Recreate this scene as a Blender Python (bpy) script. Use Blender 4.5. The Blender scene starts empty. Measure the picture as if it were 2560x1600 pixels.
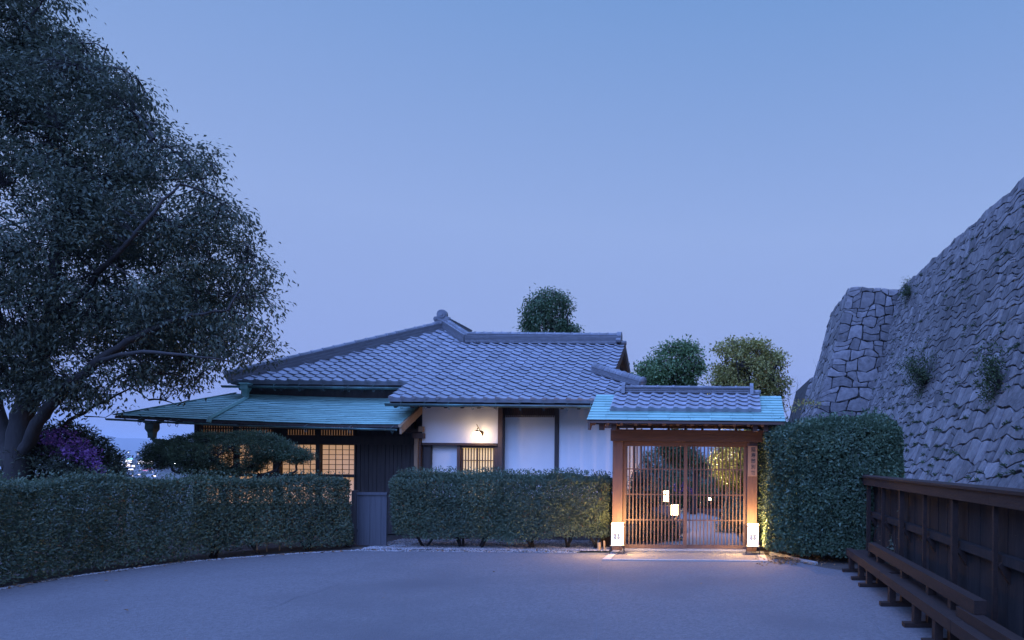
import bpy, bmesh, math, random
import numpy as np
from mathutils import Vector, Matrix, noise

rng = np.random.default_rng(11)
random.seed(11)
S = bpy.context.scene
COL = S.collection

# ------------------------------------------------------------------ camera, sky, sun, exposure
EYE, FPX, CX, CY, ROLL = 1.6, 1707.0, 1800.0, 1153.0, 0.009   # photo pixels of the 2560x1600 frame
cam_d = bpy.data.cameras.new('camera')
cam = bpy.data.objects.new('camera', cam_d)
COL.objects.link(cam)
cam_d.sensor_width = 36.0
cam_d.lens = 36.0 * FPX / 2560.0
cam_d.shift_x = (1280.0 - CX) / 2560.0
cam_d.shift_y = (CY - 800.0) / 2560.0
cam_d.clip_start, cam_d.clip_end = 0.1, 40000.0
cr, sr = math.cos(ROLL), math.sin(ROLL)
cam.matrix_world = Matrix(((cr, -sr, 0, 0), (0, 0, -1, 0), (sr, cr, 0, EYE), (0, 0, 0, 1)))
S.camera = cam

world = bpy.data.worlds.new('World'); S.world = world
world.use_nodes = True
nt = world.node_tree; nt.nodes.clear()
wo = nt.nodes.new('ShaderNodeOutputWorld'); bg = nt.nodes.new('ShaderNodeBackground')
sky = nt.nodes.new('ShaderNodeTexSky'); sky.sky_type = 'NISHITA'; sky.sun_disc = False
SUN_EL, SUN_AZ = math.radians(58.0), math.radians(197.0)
sky.sun_elevation = math.radians(4.0); sky.sun_rotation = SUN_AZ
sky.air_density, sky.dust_density, sky.ozone_density = 1.6, 0.4, 5.0
tc = nt.nodes.new('ShaderNodeTexCoord'); sx = nt.nodes.new('ShaderNodeSeparateXYZ')
ramp = nt.nodes.new('ShaderNodeValToRGB')
nt.links.new(tc.outputs['Generated'], sx.inputs[0]); nt.links.new(sx.outputs['Z'], ramp.inputs[0])
er = ramp.color_ramp
er.elements[0].position = 0.0; er.elements[0].color = (0.195, 0.285, 0.590, 1)
er.elements[1].position = 1.0; er.elements[1].color = (0.160, 0.290, 0.600, 1)
for p, c in ((0.07, (0.285, 0.362, 0.690)), (0.14, (0.312, 0.405, 0.735)), (0.31, (0.312, 0.432, 0.755)), (0.56, (0.184, 0.336, 0.660))):
    e = er.elements.new(p); e.color = (*c, 1)
gain = nt.nodes.new('ShaderNodeVectorMath'); gain.operation = 'SCALE'; gain.inputs['Scale'].default_value = 10.0
mixw = nt.nodes.new('ShaderNodeMix'); mixw.data_type = 'RGBA'; mixw.inputs[0].default_value = 0.93
nt.links.new(ramp.outputs['Color'], gain.inputs[0])
nt.links.new(sky.outputs['Color'], mixw.inputs[6]); nt.links.new(gain.outputs[0], mixw.inputs[7])
nt.links.new(mixw.outputs[2], bg.inputs['Color']); bg.inputs['Strength'].default_value = 0.064
nt.links.new(bg.outputs[0], wo.inputs[0])

sun_d = bpy.data.lights.new('sun', 'SUN'); sun = bpy.data.objects.new('sun', sun_d); COL.objects.link(sun)
sun_d.energy = 5.0; sun_d.angle = math.radians(90.0); sun_d.color = (0.20, 0.35, 1.0)
sd = Vector((-math.cos(SUN_EL) * 0.30, -math.cos(SUN_EL) * 0.954, math.sin(SUN_EL)))   # towards the last light, behind and left
sun.rotation_euler = (-sd).to_track_quat('-Z', 'Y').to_euler()

S.view_settings.view_transform = 'Standard'
S.view_settings.look = 'None'
S.view_settings.exposure = 0.70
S.view_settings.gamma = 1.0
S.cycles.use_denoising = True
S.cycles.max_bounces = 8
S.cycles.transparent_max_bounces = 8
S.cycles.sample_clamp_indirect = 4.0

# ------------------------------------------------------------------ pixel -> place helpers
def W(px, py, Y):
    ix, iy = (px - CX) / FPX, (CY - py) / FPX
    return Vector((Y * (ix - ROLL * iy), Y, EYE + Y * (iy + ROLL * ix)))
def G(px, py):
    ix, iy = (px - CX) / FPX, (CY - py) / FPX
    return W(px, py, -EYE / (iy + ROLL * ix))
def WX(px, Y, py=1153.0): return W(px, py, Y).x
def WZ(px, py, Y): return W(px, py, Y).z
def to_px(v):
    ix, iy = v[0] / v[1], (v[2] - EYE) / v[1]
    return CX + FPX * (ix + ROLL * iy), CY - FPX * (iy - ROLL * ix)

# ------------------------------------------------------------------ object helpers
def tag(o, label=None, cat=None, group=None, kind=None):
    if label: o['label'] = label
    if cat: o['category'] = cat
    if group: o['group'] = group
    if kind: o['kind'] = kind
    return o
def empty(name, loc=(0, 0, 0), rz=0.0):
    o = bpy.data.objects.new(name, None); COL.objects.link(o)
    o.location = loc; o.rotation_euler = (0, 0, rz); o.empty_display_size = 0.2
    return o
def link(name, me, mat=None, parent=None):
    o = bpy.data.objects.new(name, me); COL.objects.link(o)
    if mat is not None and not me.materials: me.materials.append(mat)
    if parent is not None:
        o.parent = parent
    return o
def mesh_np(name, V, F, smooth=False):
    """V (n,3), F (m,k) faces of one size"""
    V = np.asarray(V, dtype=np.float32); F = np.asarray(F, dtype=np.int32)
    me = bpy.data.meshes.new(name)
    m, k = F.shape
    me.vertices.add(len(V)); me.vertices.foreach_set('co', V.ravel())
    me.loops.add(m * k); me.loops.foreach_set('vertex_index', F.ravel())
    me.polygons.add(m)
    me.polygons.foreach_set('loop_start', np.arange(0, m * k, k, dtype=np.int32))
    me.polygons.foreach_set('loop_total', np.full(m, k, dtype=np.int32))
    if smooth: me.polygons.foreach_set('use_smooth', np.ones(m, dtype=bool))
    me.update(calc_edges=True)
    return me

class MB:
    def __init__(s): s.v = []; s.f = []
    def add(s, V, F):
        b = len(s.v); s.v += [tuple(p) for p in V]; s.f += [tuple(i + b for i in f) for f in F]; return s
    def box(s, x0, x1, y0, y1, z0, z1):
        if x0 > x1: x0, x1 = x1, x0
        if y0 > y1: y0, y1 = y1, y0
        if z0 > z1: z0, z1 = z1, z0
        return s.add([(x0,y0,z0),(x1,y0,z0),(x1,y1,z0),(x0,y1,z0),(x0,y0,z1),(x1,y0,z1),(x1,y1,z1),(x0,y1,z1)],
                     [(0,3,2,1),(4,5,6,7),(0,1,5,4),(1,2,6,5),(2,3,7,6),(3,0,4,7)])
    def bar(s, a, b, w, h, up=(0, 0, 1)):
        a, b = Vector(a), Vector(b); d = (b - a).normalized(); u = Vector(up)
        r = d.cross(u)
        if r.length < 1e-4: r = d.cross(Vector((1, 0, 0)))
        r.normalize(); u = r.cross(d).normalized()
        V = []
        for p in (a, b):
            for i, j in ((-1,-1),(1,-1),(1,1),(-1,1)): V.append(p + r * (i * w / 2) + u * (j * h / 2))
        return s.add(V, [(0,1,2,3),(7,6,5,4),(0,4,5,1),(1,5,6,2),(2,6,7,3),(3,7,4,0)])
    def prism(s, poly, axis, t0, t1):
        """poly 2-D outline extruded along axis x / y / z"""
        def p3(q, t):
            return (t, q[0], q[1]) if axis == 'x' else (q[0], t, q[1]) if axis == 'y' else (q[0], q[1], t)
        n = len(poly)
        V = [p3(q, t0) for q in poly] + [p3(q, t1) for q in poly]
        F = [tuple(range(n)), tuple(range(2 * n - 1, n - 1, -1))] + [(i, i + n, (i + 1) % n + n, (i + 1) % n) for i in range(n)]
        return s.add(V, F)
    def tube(s, pts, rad, n=6, cap=True):
        pts = [Vector(p) for p in pts]
        if not hasattr(rad, '__len__'): rad = [rad] * len(pts)
        b = len(s.v); ref = None
        for i, p in enumerate(pts):
            d = (pts[min(i + 1, len(pts) - 1)] - pts[max(i - 1, 0)])
            if d.length < 1e-9: d = Vector((0, 0, 1))
            d.normalize()
            if ref is None:
                ref = Vector((0, 0, 1)) if abs(d.z) < 0.9 else Vector((1, 0, 0))
            r = d.cross(ref)
            if r.length < 1e-5: r = d.cross(Vector((0, 1, 0)))
            r.normalize(); u = r.cross(d).normalized(); ref = u
            for k in range(n):
                a = 2 * math.pi * k / n
                q = p + r * (rad[i] * math.cos(a)) + u * (rad[i] * math.sin(a))
                s.v.append((q.x, q.y, q.z))
        for i in range(len(pts) - 1):
            for k in range(n):
                s.f.append((b + i*n + k, b + i*n + (k+1) % n, b + (i+1)*n + (k+1) % n, b + (i+1)*n + k))
        if cap:
            s.f.append(tuple(b + k for k in range(n - 1, -1, -1)))
            e = b + (len(pts) - 1) * n
            s.f.append(tuple(e + k for k in range(n)))
        return s
    def lathe(s, c, prof, n=16):
        """prof: list of (r, z) about the vertical through c"""
        b = len(s.v)
        for r, z in prof:
            for k in range(n):
                a = 2 * math.pi * k / n
                s.v.append((c[0] + r * math.cos(a), c[1] + r * math.sin(a), c[2] + z))
        for i in range(len(prof) - 1):
            for k in range(n):
                s.f.append((b + i*n + k, b + i*n + (k+1) % n, b + (i+1)*n + (k+1) % n, b + (i+1)*n + k))
        return s
    def mesh(s, name, smooth=False):
        me = bpy.data.meshes.new(name); me.from_pydata(s.v, [], s.f); me.update()
        if smooth: me.polygons.foreach_set('use_smooth', np.ones(len(me.polygons), dtype=bool))
        return me
    def build(s, name, mat, parent=None, smooth=False):
        return link(name, s.mesh(name, smooth), mat, parent)

def box(name, x0, x1, y0, y1, z0, z1, mat, parent=None):
    return MB().box(x0, x1, y0, y1, z0, z1).build(name, mat, parent)
def pbox(name, px0, px1, py0, py1, Y, dep, mat, parent=None):
    """upright box whose front face, at depth Y, fills that pixel rectangle"""
    pm = (py0 + py1) / 2; xm = (px0 + px1) / 2
    return box(name, W(px0, pm, Y).x, W(px1, pm, Y).x, Y, Y + dep, W(xm, py1, Y).z, W(xm, py0, Y).z, mat, parent)

def joined(name, items, mat, parent):
    """items: (V array, F list) already placed; one part of kind stuff"""
    mb = MB()
    for V, F in items: mb.add(V, F)
    return tag(mb.build(name, mat, parent), kind='stuff')

def pieces(name, items, mat, parent, limit=300, smooth=False):
    """items: (mesh, matrix) pairs; the ones that show largest become parts, the rest one part of kind stuff"""
    def key(it):
        c = it[1] @ Vector(it[0].vertices[0].co)
        if c.y < 1.0: return 1e6
        px, py = to_px(c)
        return c.y + (0 if -60 < px < 2620 and -60 < py < 1660 else 1000)
    items = sorted(items, key=key)
    for me, M in items[:limit]:
        o = link(name, me, mat, parent); o.matrix_local = M
    if len(items) > limit:
        mb = MB()
        for me, M in items[limit:]:
            mb.add([M @ v.co for v in me.vertices], [tuple(p.vertices) for p in me.polygons])
        o = mb.build(name, mat, parent, smooth); tag(o, kind='stuff')

# ------------------------------------------------------------------ materials
def nodes_of(m):
    m.use_nodes = True
    n = m.node_tree; b = n.nodes['Principled BSDF']
    return n, b
def pm(name, c1, c2=None, scale=6.0, rough=0.7, bump=0.0, bscale=None, stretch=(1, 1, 1), vary=0.0, detail=6.0, spec=0.5,
       c3=None, s3=0.6, metal=0.0, wave=None):
    m = bpy.data.materials.new(name); n, b = nodes_of(m)
    c2 = c2 or tuple(x * 0.7 for x in c1)
    t = n.nodes.new('ShaderNodeTexCoord'); mp = n.nodes.new('ShaderNodeMapping')
    mp.inputs['Scale'].default_value = stretch
    n.links.new(t.outputs['Object'], mp.inputs[0])
    oi = n.nodes.new('ShaderNodeObjectInfo')
    no = n.nodes.new('ShaderNodeTexNoise'); no.inputs['Scale'].default_value = scale; no.inputs['Detail'].default_value = detail
    no.noise_dimensions = '4D'; n.links.new(oi.outputs['Random'], no.inputs['W'])
    n.links.new(mp.outputs[0], no.inputs['Vector'])
    mx = n.nodes.new('ShaderNodeMix'); mx.data_type = 'RGBA'
    cr_ = n.nodes.new('ShaderNodeMapRange'); cr_.inputs[1].default_value = 0.3; cr_.inputs[2].default_value = 0.7
    n.links.new(no.outputs['Fac'], cr_.inputs[0]); n.links.new(cr_.outputs[0], mx.inputs[0])
    mx.inputs[6].default_value = (*c1, 1); mx.inputs[7].default_value = (*c2, 1)
    out = mx.outputs[2]
    if c3:
        n3 = n.nodes.new('ShaderNodeTexNoise'); n3.inputs['Scale'].default_value = s3; n3.inputs['Detail'].default_value = 5
        n.links.new(t.outputs['Object'], n3.inputs['Vector'])
        r3 = n.nodes.new('ShaderNodeMapRange'); r3.inputs[1].default_value = 0.48; r3.inputs[2].default_value = 0.68
        n.links.new(n3.outputs['Fac'], r3.inputs[0])
        m3 = n.nodes.new('ShaderNodeMix'); m3.data_type = 'RGBA'; m3.inputs[7].default_value = (*c3, 1)
        n.links.new(r3.outputs[0], m3.inputs[0]); n.links.new(out, m3.inputs[6]); out = m3.outputs[2]
    if vary > 0:
        ge = n.nodes.new('ShaderNodeNewGeometry')
        ad = n.nodes.new('ShaderNodeMath'); ad.operation = 'ADD'
        n.links.new(oi.outputs['Random'], ad.inputs[0]); n.links.new(ge.outputs['Random Per Island'], ad.inputs[1])
        fr = n.nodes.new('ShaderNodeMath'); fr.operation = 'FRACT'; n.links.new(ad.outputs[0], fr.inputs[0])
        mr = n.nodes.new('ShaderNodeMapRange'); mr.inputs[3].default_value = 1 - vary; mr.inputs[4].default_value = 1 + vary
        n.links.new(fr.outputs[0], mr.inputs[0])
        sc = n.nodes.new('ShaderNodeVectorMath'); sc.operation = 'SCALE'
        n.links.new(out, sc.inputs[0]); n.links.new(mr.outputs[0], sc.inputs['Scale']); out = sc.outputs[0]
    n.links.new(out, b.inputs['Base Color'])
    b.inputs['Roughness'].default_value = rough
    b.inputs['Specular IOR Level'].default_value = spec
    b.inputs['Metallic'].default_value = metal
    if bump > 0:
        nb = n.nodes.new('ShaderNodeTexNoise'); nb.inputs['Scale'].default_value = bscale or scale * 4; nb.inputs['Detail'].default_value = 8
        n.links.new(mp.outputs[0], nb.inputs['Vector'])
        bp = n.nodes.new('ShaderNodeBump'); bp.inputs['Strength'].default_value = bump; bp.inputs['Distance'].default_value = 0.02
        n.links.new(nb.outputs['Fac'], bp.inputs['Height']); n.links.new(bp.outputs[0], b.inputs['Normal'])
    return m
def leafmat(name, c_dark, c_light, c_odd=None, odd=0.06, rough=0.42, trans=0.30, spec=0.35):
    m = bpy.data.materials.new(name); n, b = nodes_of(m)
    at = n.nodes.new('ShaderNodeAttribute'); at.attribute_name = 'rnd'
    rp = n.nodes.new('ShaderNodeValToRGB'); r = rp.color_ramp
    r.elements[0].color = (*c_dark, 1); r.elements[0].position = 0.0
    r.elements[1].color = (*c_light, 1); r.elements[1].position = 1.0 - odd - 0.02
    if c_odd:
        e = r.elements.new(1.0 - odd); e.color = (*c_odd, 1)
    n.links.new(at.outputs['Fac'], rp.inputs[0])
    n.links.new(rp.outputs[0], b.inputs['Base Color'])
    b.inputs['Roughness'].default_value = rough; b.inputs['Specular IOR Level'].default_value = spec
    tr = n.nodes.new('ShaderNodeBsdfTranslucent'); n.links.new(rp.outputs[0], tr.inputs[0])
    ms = n.nodes.new('ShaderNodeMixShader'); ms.inputs[0].default_value = trans
    n.links.new(b.outputs[0], ms.inputs[1]); n.links.new(tr.outputs[0], ms.inputs[2])
    n.links.new(ms.outputs[0], n.nodes['Material Output'].inputs[0])
    return m
def emit(name, col, strength, base=(0.8, 0.8, 0.8), vary=0.0, vscale=3.0):
    m = bpy.data.materials.new(name); n, b = nodes_of(m)
    b.inputs['Base Color'].default_value = (*base, 1); b.inputs['Roughness'].default_value = 0.8
    b.inputs['Emission Color'].default_value = (*col, 1); b.inputs['Emission Strength'].default_value = strength
    if vary > 0:
        t = n.nodes.new('ShaderNodeTexCoord'); oi = n.nodes.new('ShaderNodeObjectInfo')
        no = n.nodes.new('ShaderNodeTexNoise'); no.inputs['Scale'].default_value = vscale; no.noise_dimensions = '4D'
        n.links.new(t.outputs['Object'], no.inputs['Vector']); n.links.new(oi.outputs['Random'], no.inputs['W'])
        mr = n.nodes.new('ShaderNodeMapRange'); mr.inputs[1].default_value = 0.3; mr.inputs[2].default_value = 0.7
        mr.inputs[3].default_value = strength * (1 - vary); mr.inputs[4].default_value = strength * (1 + vary)
        n.links.new(no.outputs['Fac'], mr.inputs[0]); n.links.new(mr.outputs[0], b.inputs['Emission Strength'])
    return m

M = {}
M['asphalt'] = pm('asphalt', (0.154, 0.143, 0.141), (0.092, 0.086, 0.086), scale=34, rough=0.85, bump=0.8, bscale=70, detail=12.0, c3=(0.092, 0.086, 0.087), s3=0.42)
M['seam'] = pm('asphalt_seam', (0.115, 0.112, 0.115), (0.14, 0.136, 0.138), scale=14, rough=0.9)
M['soil'] = pm('soil', (0.07, 0.055, 0.042), (0.04, 0.032, 0.026), scale=8, rough=0.95, bump=0.6)
M['land'] = pm('land', (0.055, 0.065, 0.05), (0.035, 0.045, 0.035), scale=0.05, rough=0.95)
M['gravel'] = pm('gravel', (0.30, 0.29, 0.28), (0.20, 0.19, 0.185), scale=3, rough=0.8, vary=0.45)
M['kerb'] = pm('kerb_stone', (0.34, 0.33, 0.31), (0.26, 0.25, 0.235), scale=30, rough=0.8, bump=0.25, bscale=120)
M['pebbledash'] = pm('pebble_concrete', (0.24, 0.225, 0.20), (0.10, 0.095, 0.088), scale=95, rough=0.85, bump=0.7, bscale=95)
M['path'] = pm('garden_path', (0.33, 0.31, 0.28), (0.24, 0.225, 0.205), scale=60, rough=0.9, bump=0.3)
M['tile'] = pm('roof_tile', (0.285, 0.292, 0.312), (0.215, 0.220, 0.236), scale=9, rough=0.42, bump=0.12, bscale=60, vary=0.13, spec=0.5, c3=(0.245, 0.250, 0.262), s3=0.7)
M['ridge'] = pm('ridge_tile', (0.185, 0.190, 0.205), (0.130, 0.134, 0.145), scale=9, rough=0.5, bump=0.12, bscale=60, vary=0.2)  # tile colour darkened to carry the shading of the stacked courses
M['copper'] = pm('green_copper', (0.240, 0.410, 0.350), (0.180, 0.335, 0.290), scale=5, rough=0.55, vary=0.14, bump=0.06, bscale=30, stretch=(1, 1, 4), c3=(0.270, 0.450, 0.380), s3=1.2)
M['gutter'] = pm('gutter_copper', (0.085, 0.15, 0.135), (0.05, 0.075, 0.068), scale=7, rough=0.5, c3=(0.13, 0.26, 0.235), s3=2.0)
M['plaster'] = pm('white_plaster', (0.86, 0.84, 0.81), (0.79, 0.77, 0.74), scale=1.9, rough=0.9, bump=0.15, bscale=70, stretch=(1, 1, 0.4), c3=(0.75, 0.725, 0.69), s3=0.9)
M['wood'] = pm('brown_timber', (0.120, 0.064, 0.042), (0.072, 0.040, 0.028), scale=5, rough=0.55, bump=0.15, bscale=18, stretch=(6, 6, 0.6))
M['wood_h'] = pm('brown_beam', (0.092, 0.047, 0.031), (0.056, 0.030, 0.021), scale=5, rough=0.6, bump=0.15, bscale=18, stretch=(0.5, 6, 6))
M['wood_pale'] = pm('pale_timber', (0.36, 0.215, 0.115), (0.26, 0.15, 0.08), scale=4, rough=0.6, bump=0.1, stretch=(4, 4, 0.7))
M['wood_dark'] = pm('dark_boards', (0.070, 0.058, 0.053), (0.046, 0.039, 0.037), scale=5, rough=0.75, bump=0.15, stretch=(5, 5, 0.5))
M['wood_fence'] = pm('weathered_brown_wood', (0.036, 0.021, 0.016), (0.023, 0.015, 0.012), scale=6, rough=0.85, spec=0.25, bump=0.25, bscale=20, stretch=(3, 0.6, 3))
M['fence_board'] = pm('fence_board', (0.034, 0.028, 0.027), (0.022, 0.019, 0.018), scale=6, rough=0.95, bump=0.2, stretch=(3, 3, 0.5), spec=0.15)
M['panel'] = pm('slate_panel', (0.078, 0.078, 0.086), (0.058, 0.058, 0.066), scale=6, rough=0.65, stretch=(8, 8, 0.4), bump=0.08)
M['stone'] = pm('wall_granite', (0.205, 0.192, 0.188), (0.098, 0.092, 0.091), scale=5.0, rough=0.95, bump=1.0, bscale=12, vary=0.34, detail=10.0, c3=(0.100, 0.094, 0.092), s3=0.16)
M['joint'] = pm('wall_core', (0.035, 0.033, 0.031), (0.024, 0.022, 0.021), scale=3, rough=0.95)
M['bark'] = pm('tree_bark', (0.034, 0.030, 0.027), (0.021, 0.019, 0.018), scale=7, rough=0.9, bump=0.8, bscale=16, stretch=(1, 1, 0.3))
M['bamboo'] = pm('dry_bamboo', (0.36, 0.25, 0.14), (0.27, 0.18, 0.10), scale=6, rough=0.5, stretch=(1, 1, 3))
M['iron'] = pm('black_iron', (0.018, 0.018, 0.02), (0.028, 0.028, 0.03), scale=20, rough=0.5)
M['brass'] = pm('bronze_fitting', (0.16, 0.10, 0.055), (0.11, 0.07, 0.04), scale=10, rough=0.45, metal=0.6)
M['emblem'] = pm('emblem_print', (0.050, 0.024, 0.014), (0.04, 0.02, 0.012), scale=10, rough=0.9, spec=0.1)
M['signwood'] = pm('sign_board_wood', (0.30, 0.20, 0.135), (0.23, 0.15, 0.10), scale=4, rough=0.6, stretch=(7, 1, 0.6), bump=0.1)
M['ink'] = pm('ink', (0.022, 0.020, 0.020), (0.03, 0.028, 0.026), scale=10, rough=0.6)
M['paper'] = emit('lantern_paper', (1.0, 0.62, 0.27), 46.0)
M['paper_back'] = emit('lantern_back_paper', (1.0, 0.60, 0.26), 16.0)
M['paper_front'] = emit('lantern_front_paper', (1.0, 0.85, 0.70), 0.66, vary=0.04)
M['shoji'] = emit('shoji_paper', (1.0, 0.56, 0.27), 0.27, base=(0.62, 0.56, 0.48), vary=0.16, vscale=1.2)
M['door_light'] = emit('door_glass', (1.0, 0.66, 0.26), 0.42, base=(0.5, 0.45, 0.35), vary=0.12)
M['vent_light'] = emit('vent_paper', (1.0, 0.50, 0.24), 0.12, base=(0.5, 0.42, 0.34), vary=0.2)
M['globe'] = emit('lamp_globe', (1.0, 0.70, 0.38), 20.0)
M['spot_lens'] = emit('spot_lens', (1.0, 0.78, 0.42), 60.0)
M['leaf_tree'] = leafmat('leaf_evergreen', (0.062, 0.080, 0.060), (0.116, 0.138, 0.084), (0.14, 0.105, 0.045), 0.04, rough=0.6)
M['leaf_hedge'] = leafmat('leaf_hedge', (0.070, 0.104, 0.070), (0.128, 0.172, 0.096), (0.18, 0.10, 0.05), 0.03, rough=0.55)
M['leaf_camellia'] = leafmat('leaf_camellia', (0.060, 0.100, 0.066), (0.112, 0.170, 0.092), (0.13, 0.15, 0.06), 0.05, rough=0.45)
M['leaf_prune'] = leafmat('leaf_clipped_tree', (0.080, 0.128, 0.076), (0.155, 0.215, 0.118), None, 0.02, rough=0.45)
M['leaf_camphor'] = leafmat('leaf_camphor', (0.075, 0.140, 0.060), (0.175, 0.260, 0.100), None, 0.03, rough=0.45, trans=0.3)
M['leaf_olive'] = leafmat('leaf_turning', (0.180, 0.190, 0.055), (0.400, 0.350, 0.105), (0.30, 0.17, 0.05), 0.12, rough=0.5, trans=0.3)
M['leaf_cone'] = leafmat('leaf_conical', (0.050, 0.095, 0.048), (0.115, 0.180, 0.078), None, 0.03, rough=0.45)
M['leaf_maple'] = leafmat('leaf_maple', (0.120, 0.150, 0.030), (0.330, 0.290, 0.060), (0.34, 0.18, 0.05), 0.08, rough=0.5, trans=0.4)
M['leaf_weed'] = leafmat('leaf_weed', (0.022, 0.045, 0.016), (0.065, 0.095, 0.034), None, 0.02, rough=0.6)
M['bloom'] = leafmat('bloom_purple', (0.28, 0.11, 0.37), (0.48, 0.25, 0.58), None, 0.02, rough=0.6, trans=0.35)
M['litter'] = leafmat('dry_leaf', (0.13, 0.065, 0.03), (0.26, 0.14, 0.06), None, 0.02, rough=0.8, trans=0.1)
M['city'] = pm('city_concrete', (0.30, 0.31, 0.32), (0.22, 0.23, 0.24), scale=0.04, rough=0.8, vary=0.35)
M['hill'] = pm('far_forest', (0.045, 0.06, 0.05), (0.03, 0.042, 0.036), scale=0.004, rough=1.0)
M['lit_white'] = emit('lit_sign_white', (1.0, 0.93, 0.85), 1.5)
M['lit_warm'] = emit('lit_window_warm', (1.0, 0.72, 0.38), 1.4)
M['lit_green'] = emit('lit_sign_green', (0.25, 1.0, 0.65), 0.7)
M['lit_red'] = emit('lit_sign_red', (1.0, 0.10, 0.16), 1.0)
M['flood'] = emit('floodlight', (1.0, 0.95, 0.85), 60.0)

# ------------------------------------------------------------------ foliage helpers
def unit(a): return a / np.maximum(np.linalg.norm(a, axis=1, keepdims=True), 1e-9)
def wob(P, f, seed):
    """cheap smooth noise in -1..1 for arrays of points"""
    r = np.random.default_rng(seed); out = np.zeros(len(P))
    for k in range(5):
        w = r.normal(size=3); w *= f * (0.7 + 0.35 * k) / np.linalg.norm(w)
        out += np.sin(P @ w + r.uniform(0, 6.28)) / (1 + 0.35 * k)
    return out / 2.6
def leaf_mesh(name, P, D, N, L, Wd, rnd=None, fold=0.35):
    """one pointed, folded leaf (two triangles on a shared midrib) for every point"""
    n = len(P)
    D = unit(D); N = N - (N * D).sum(1, keepdims=True) * D
    bad = np.linalg.norm(N, axis=1) < 1e-3
    N[bad] = np.cross(D[bad], np.array([0.3, 0.5, 0.8]))
    N = unit(N); Sd = np.cross(D, N)
    L = np.broadcast_to(np.asarray(L, dtype=float), (n,))[:, None]; Wd = np.broadcast_to(np.asarray(Wd, dtype=float), (n,))[:, None]
    a = P; c = P + D * L - N * (0.16 * L)
    m = P + D * (0.45 * L)
    l = m + Sd * (0.5 * Wd) + N * (fold * 0.5 * Wd); r = m - Sd * (0.5 * Wd) + N * (fold * 0.5 * Wd)
    V = np.stack([a, r, c, l], 1).reshape(-1, 3)
    i = np.arange(n) * 4
    F = np.concatenate([np.stack([i, i + 1, i + 2], 1), np.stack([i, i + 2, i + 3], 1)])
    me = mesh_np(name, V, F)
    at = me.attributes.new('rnd', 'FLOAT', 'POINT')
    if rnd is None: rnd = rng.random(n)
    at.data.foreach_set('value', np.repeat(rnd.astype(np.float32), 4))
    return me
def rdir(n): return unit(rng.normal(size=(n, 3)))

def in_poly(x, z, poly):
    ins = np.zeros(len(x), bool); n = len(poly)
    for i in range(n):
        x0, z0 = poly[i]; x1, z1 = poly[(i + 1) % n]
        c = ((z0 > z) != (z1 > z)) & (x < (x1 - x0) * (z - z0) / ((z1 - z0) if z1 != z0 else 1e-9) + x0)
        ins ^= c
    return ins
def poly_dist(x, z, poly):
    d = np.full(len(x), 1e9); n = len(poly)
    for i in range(n):
        a = np.array(poly[i]); b = np.array(poly[(i + 1) % n]); ab = b - a
        t = np.clip(((x - a[0]) * ab[0] + (z - a[1]) * ab[1]) / (ab @ ab + 1e-12), 0, 1)
        d = np.minimum(d, np.hypot(x - a[0] - t * ab[0], z - a[1] - t * ab[1]))
    return d
def fill_crown(poly, Yc, n, dmax, dk=1.0, gap=None, gapf=1.2, seed=1, shell=0.0, rag=0.0, thin=0.0):
    """points through the volume of a crown: outline (x, z) at depth Yc, as deep as it is wide"""
    poly = [tuple(p) for p in poly]
    xs = [p[0] for p in poly]; zs = [p[1] for p in poly]
    out = []; got = 0
    while got < n:
        k = n * 3
        x = rng.uniform(min(xs), max(xs), k); z = rng.uniform(min(zs), max(zs), k)
        ok = in_poly(x, z, poly); x, z = x[ok], z[ok]
        d = poly_dist(x, z, poly)
        if rag > 0:
            Q = np.stack([x, 0 * x, z], 1); ok = d > rag * np.clip(0.5 + 0.9 * wob(Q, 3.2 / max(rag, 0.05) * 0.6, seed + 5), 0, 1.5)
            x, z, d = x[ok], z[ok], d[ok]
        if thin > 0:
            ok = rng.random(len(x)) < np.clip(0.25 + 0.75 * d / thin, 0, 1); x, z, d = x[ok], z[ok], d[ok]
        hd = np.minimum(dmax, dk * d + 0.12 * dmax) * (1 + 0.0 * x)
        u = rng.uniform(-1, 1, len(x))
        if shell > 0:
            u = np.sign(u) * np.abs(u) ** (1 - shell)
        P = np.stack([x, Yc + u * hd, z], 1)
        if gap is not None:
            g = gapf / 4.2
            keep = np.array([2.1 * noise.noise(Vector((p[0] * g + seed, p[1] * g * 0.55, p[2] * g * 1.2))) + 1.1 * noise.noise(Vector((p[0] * g * 2.7, p[1] * g * 1.8 + seed, p[2] * g * 2.9))) for p in P]) > gap - 0.22 * rng.random(len(P))
            P = P[keep]
        out.append(P); got += len(P)
    return np.concatenate(out)[:n]

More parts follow.
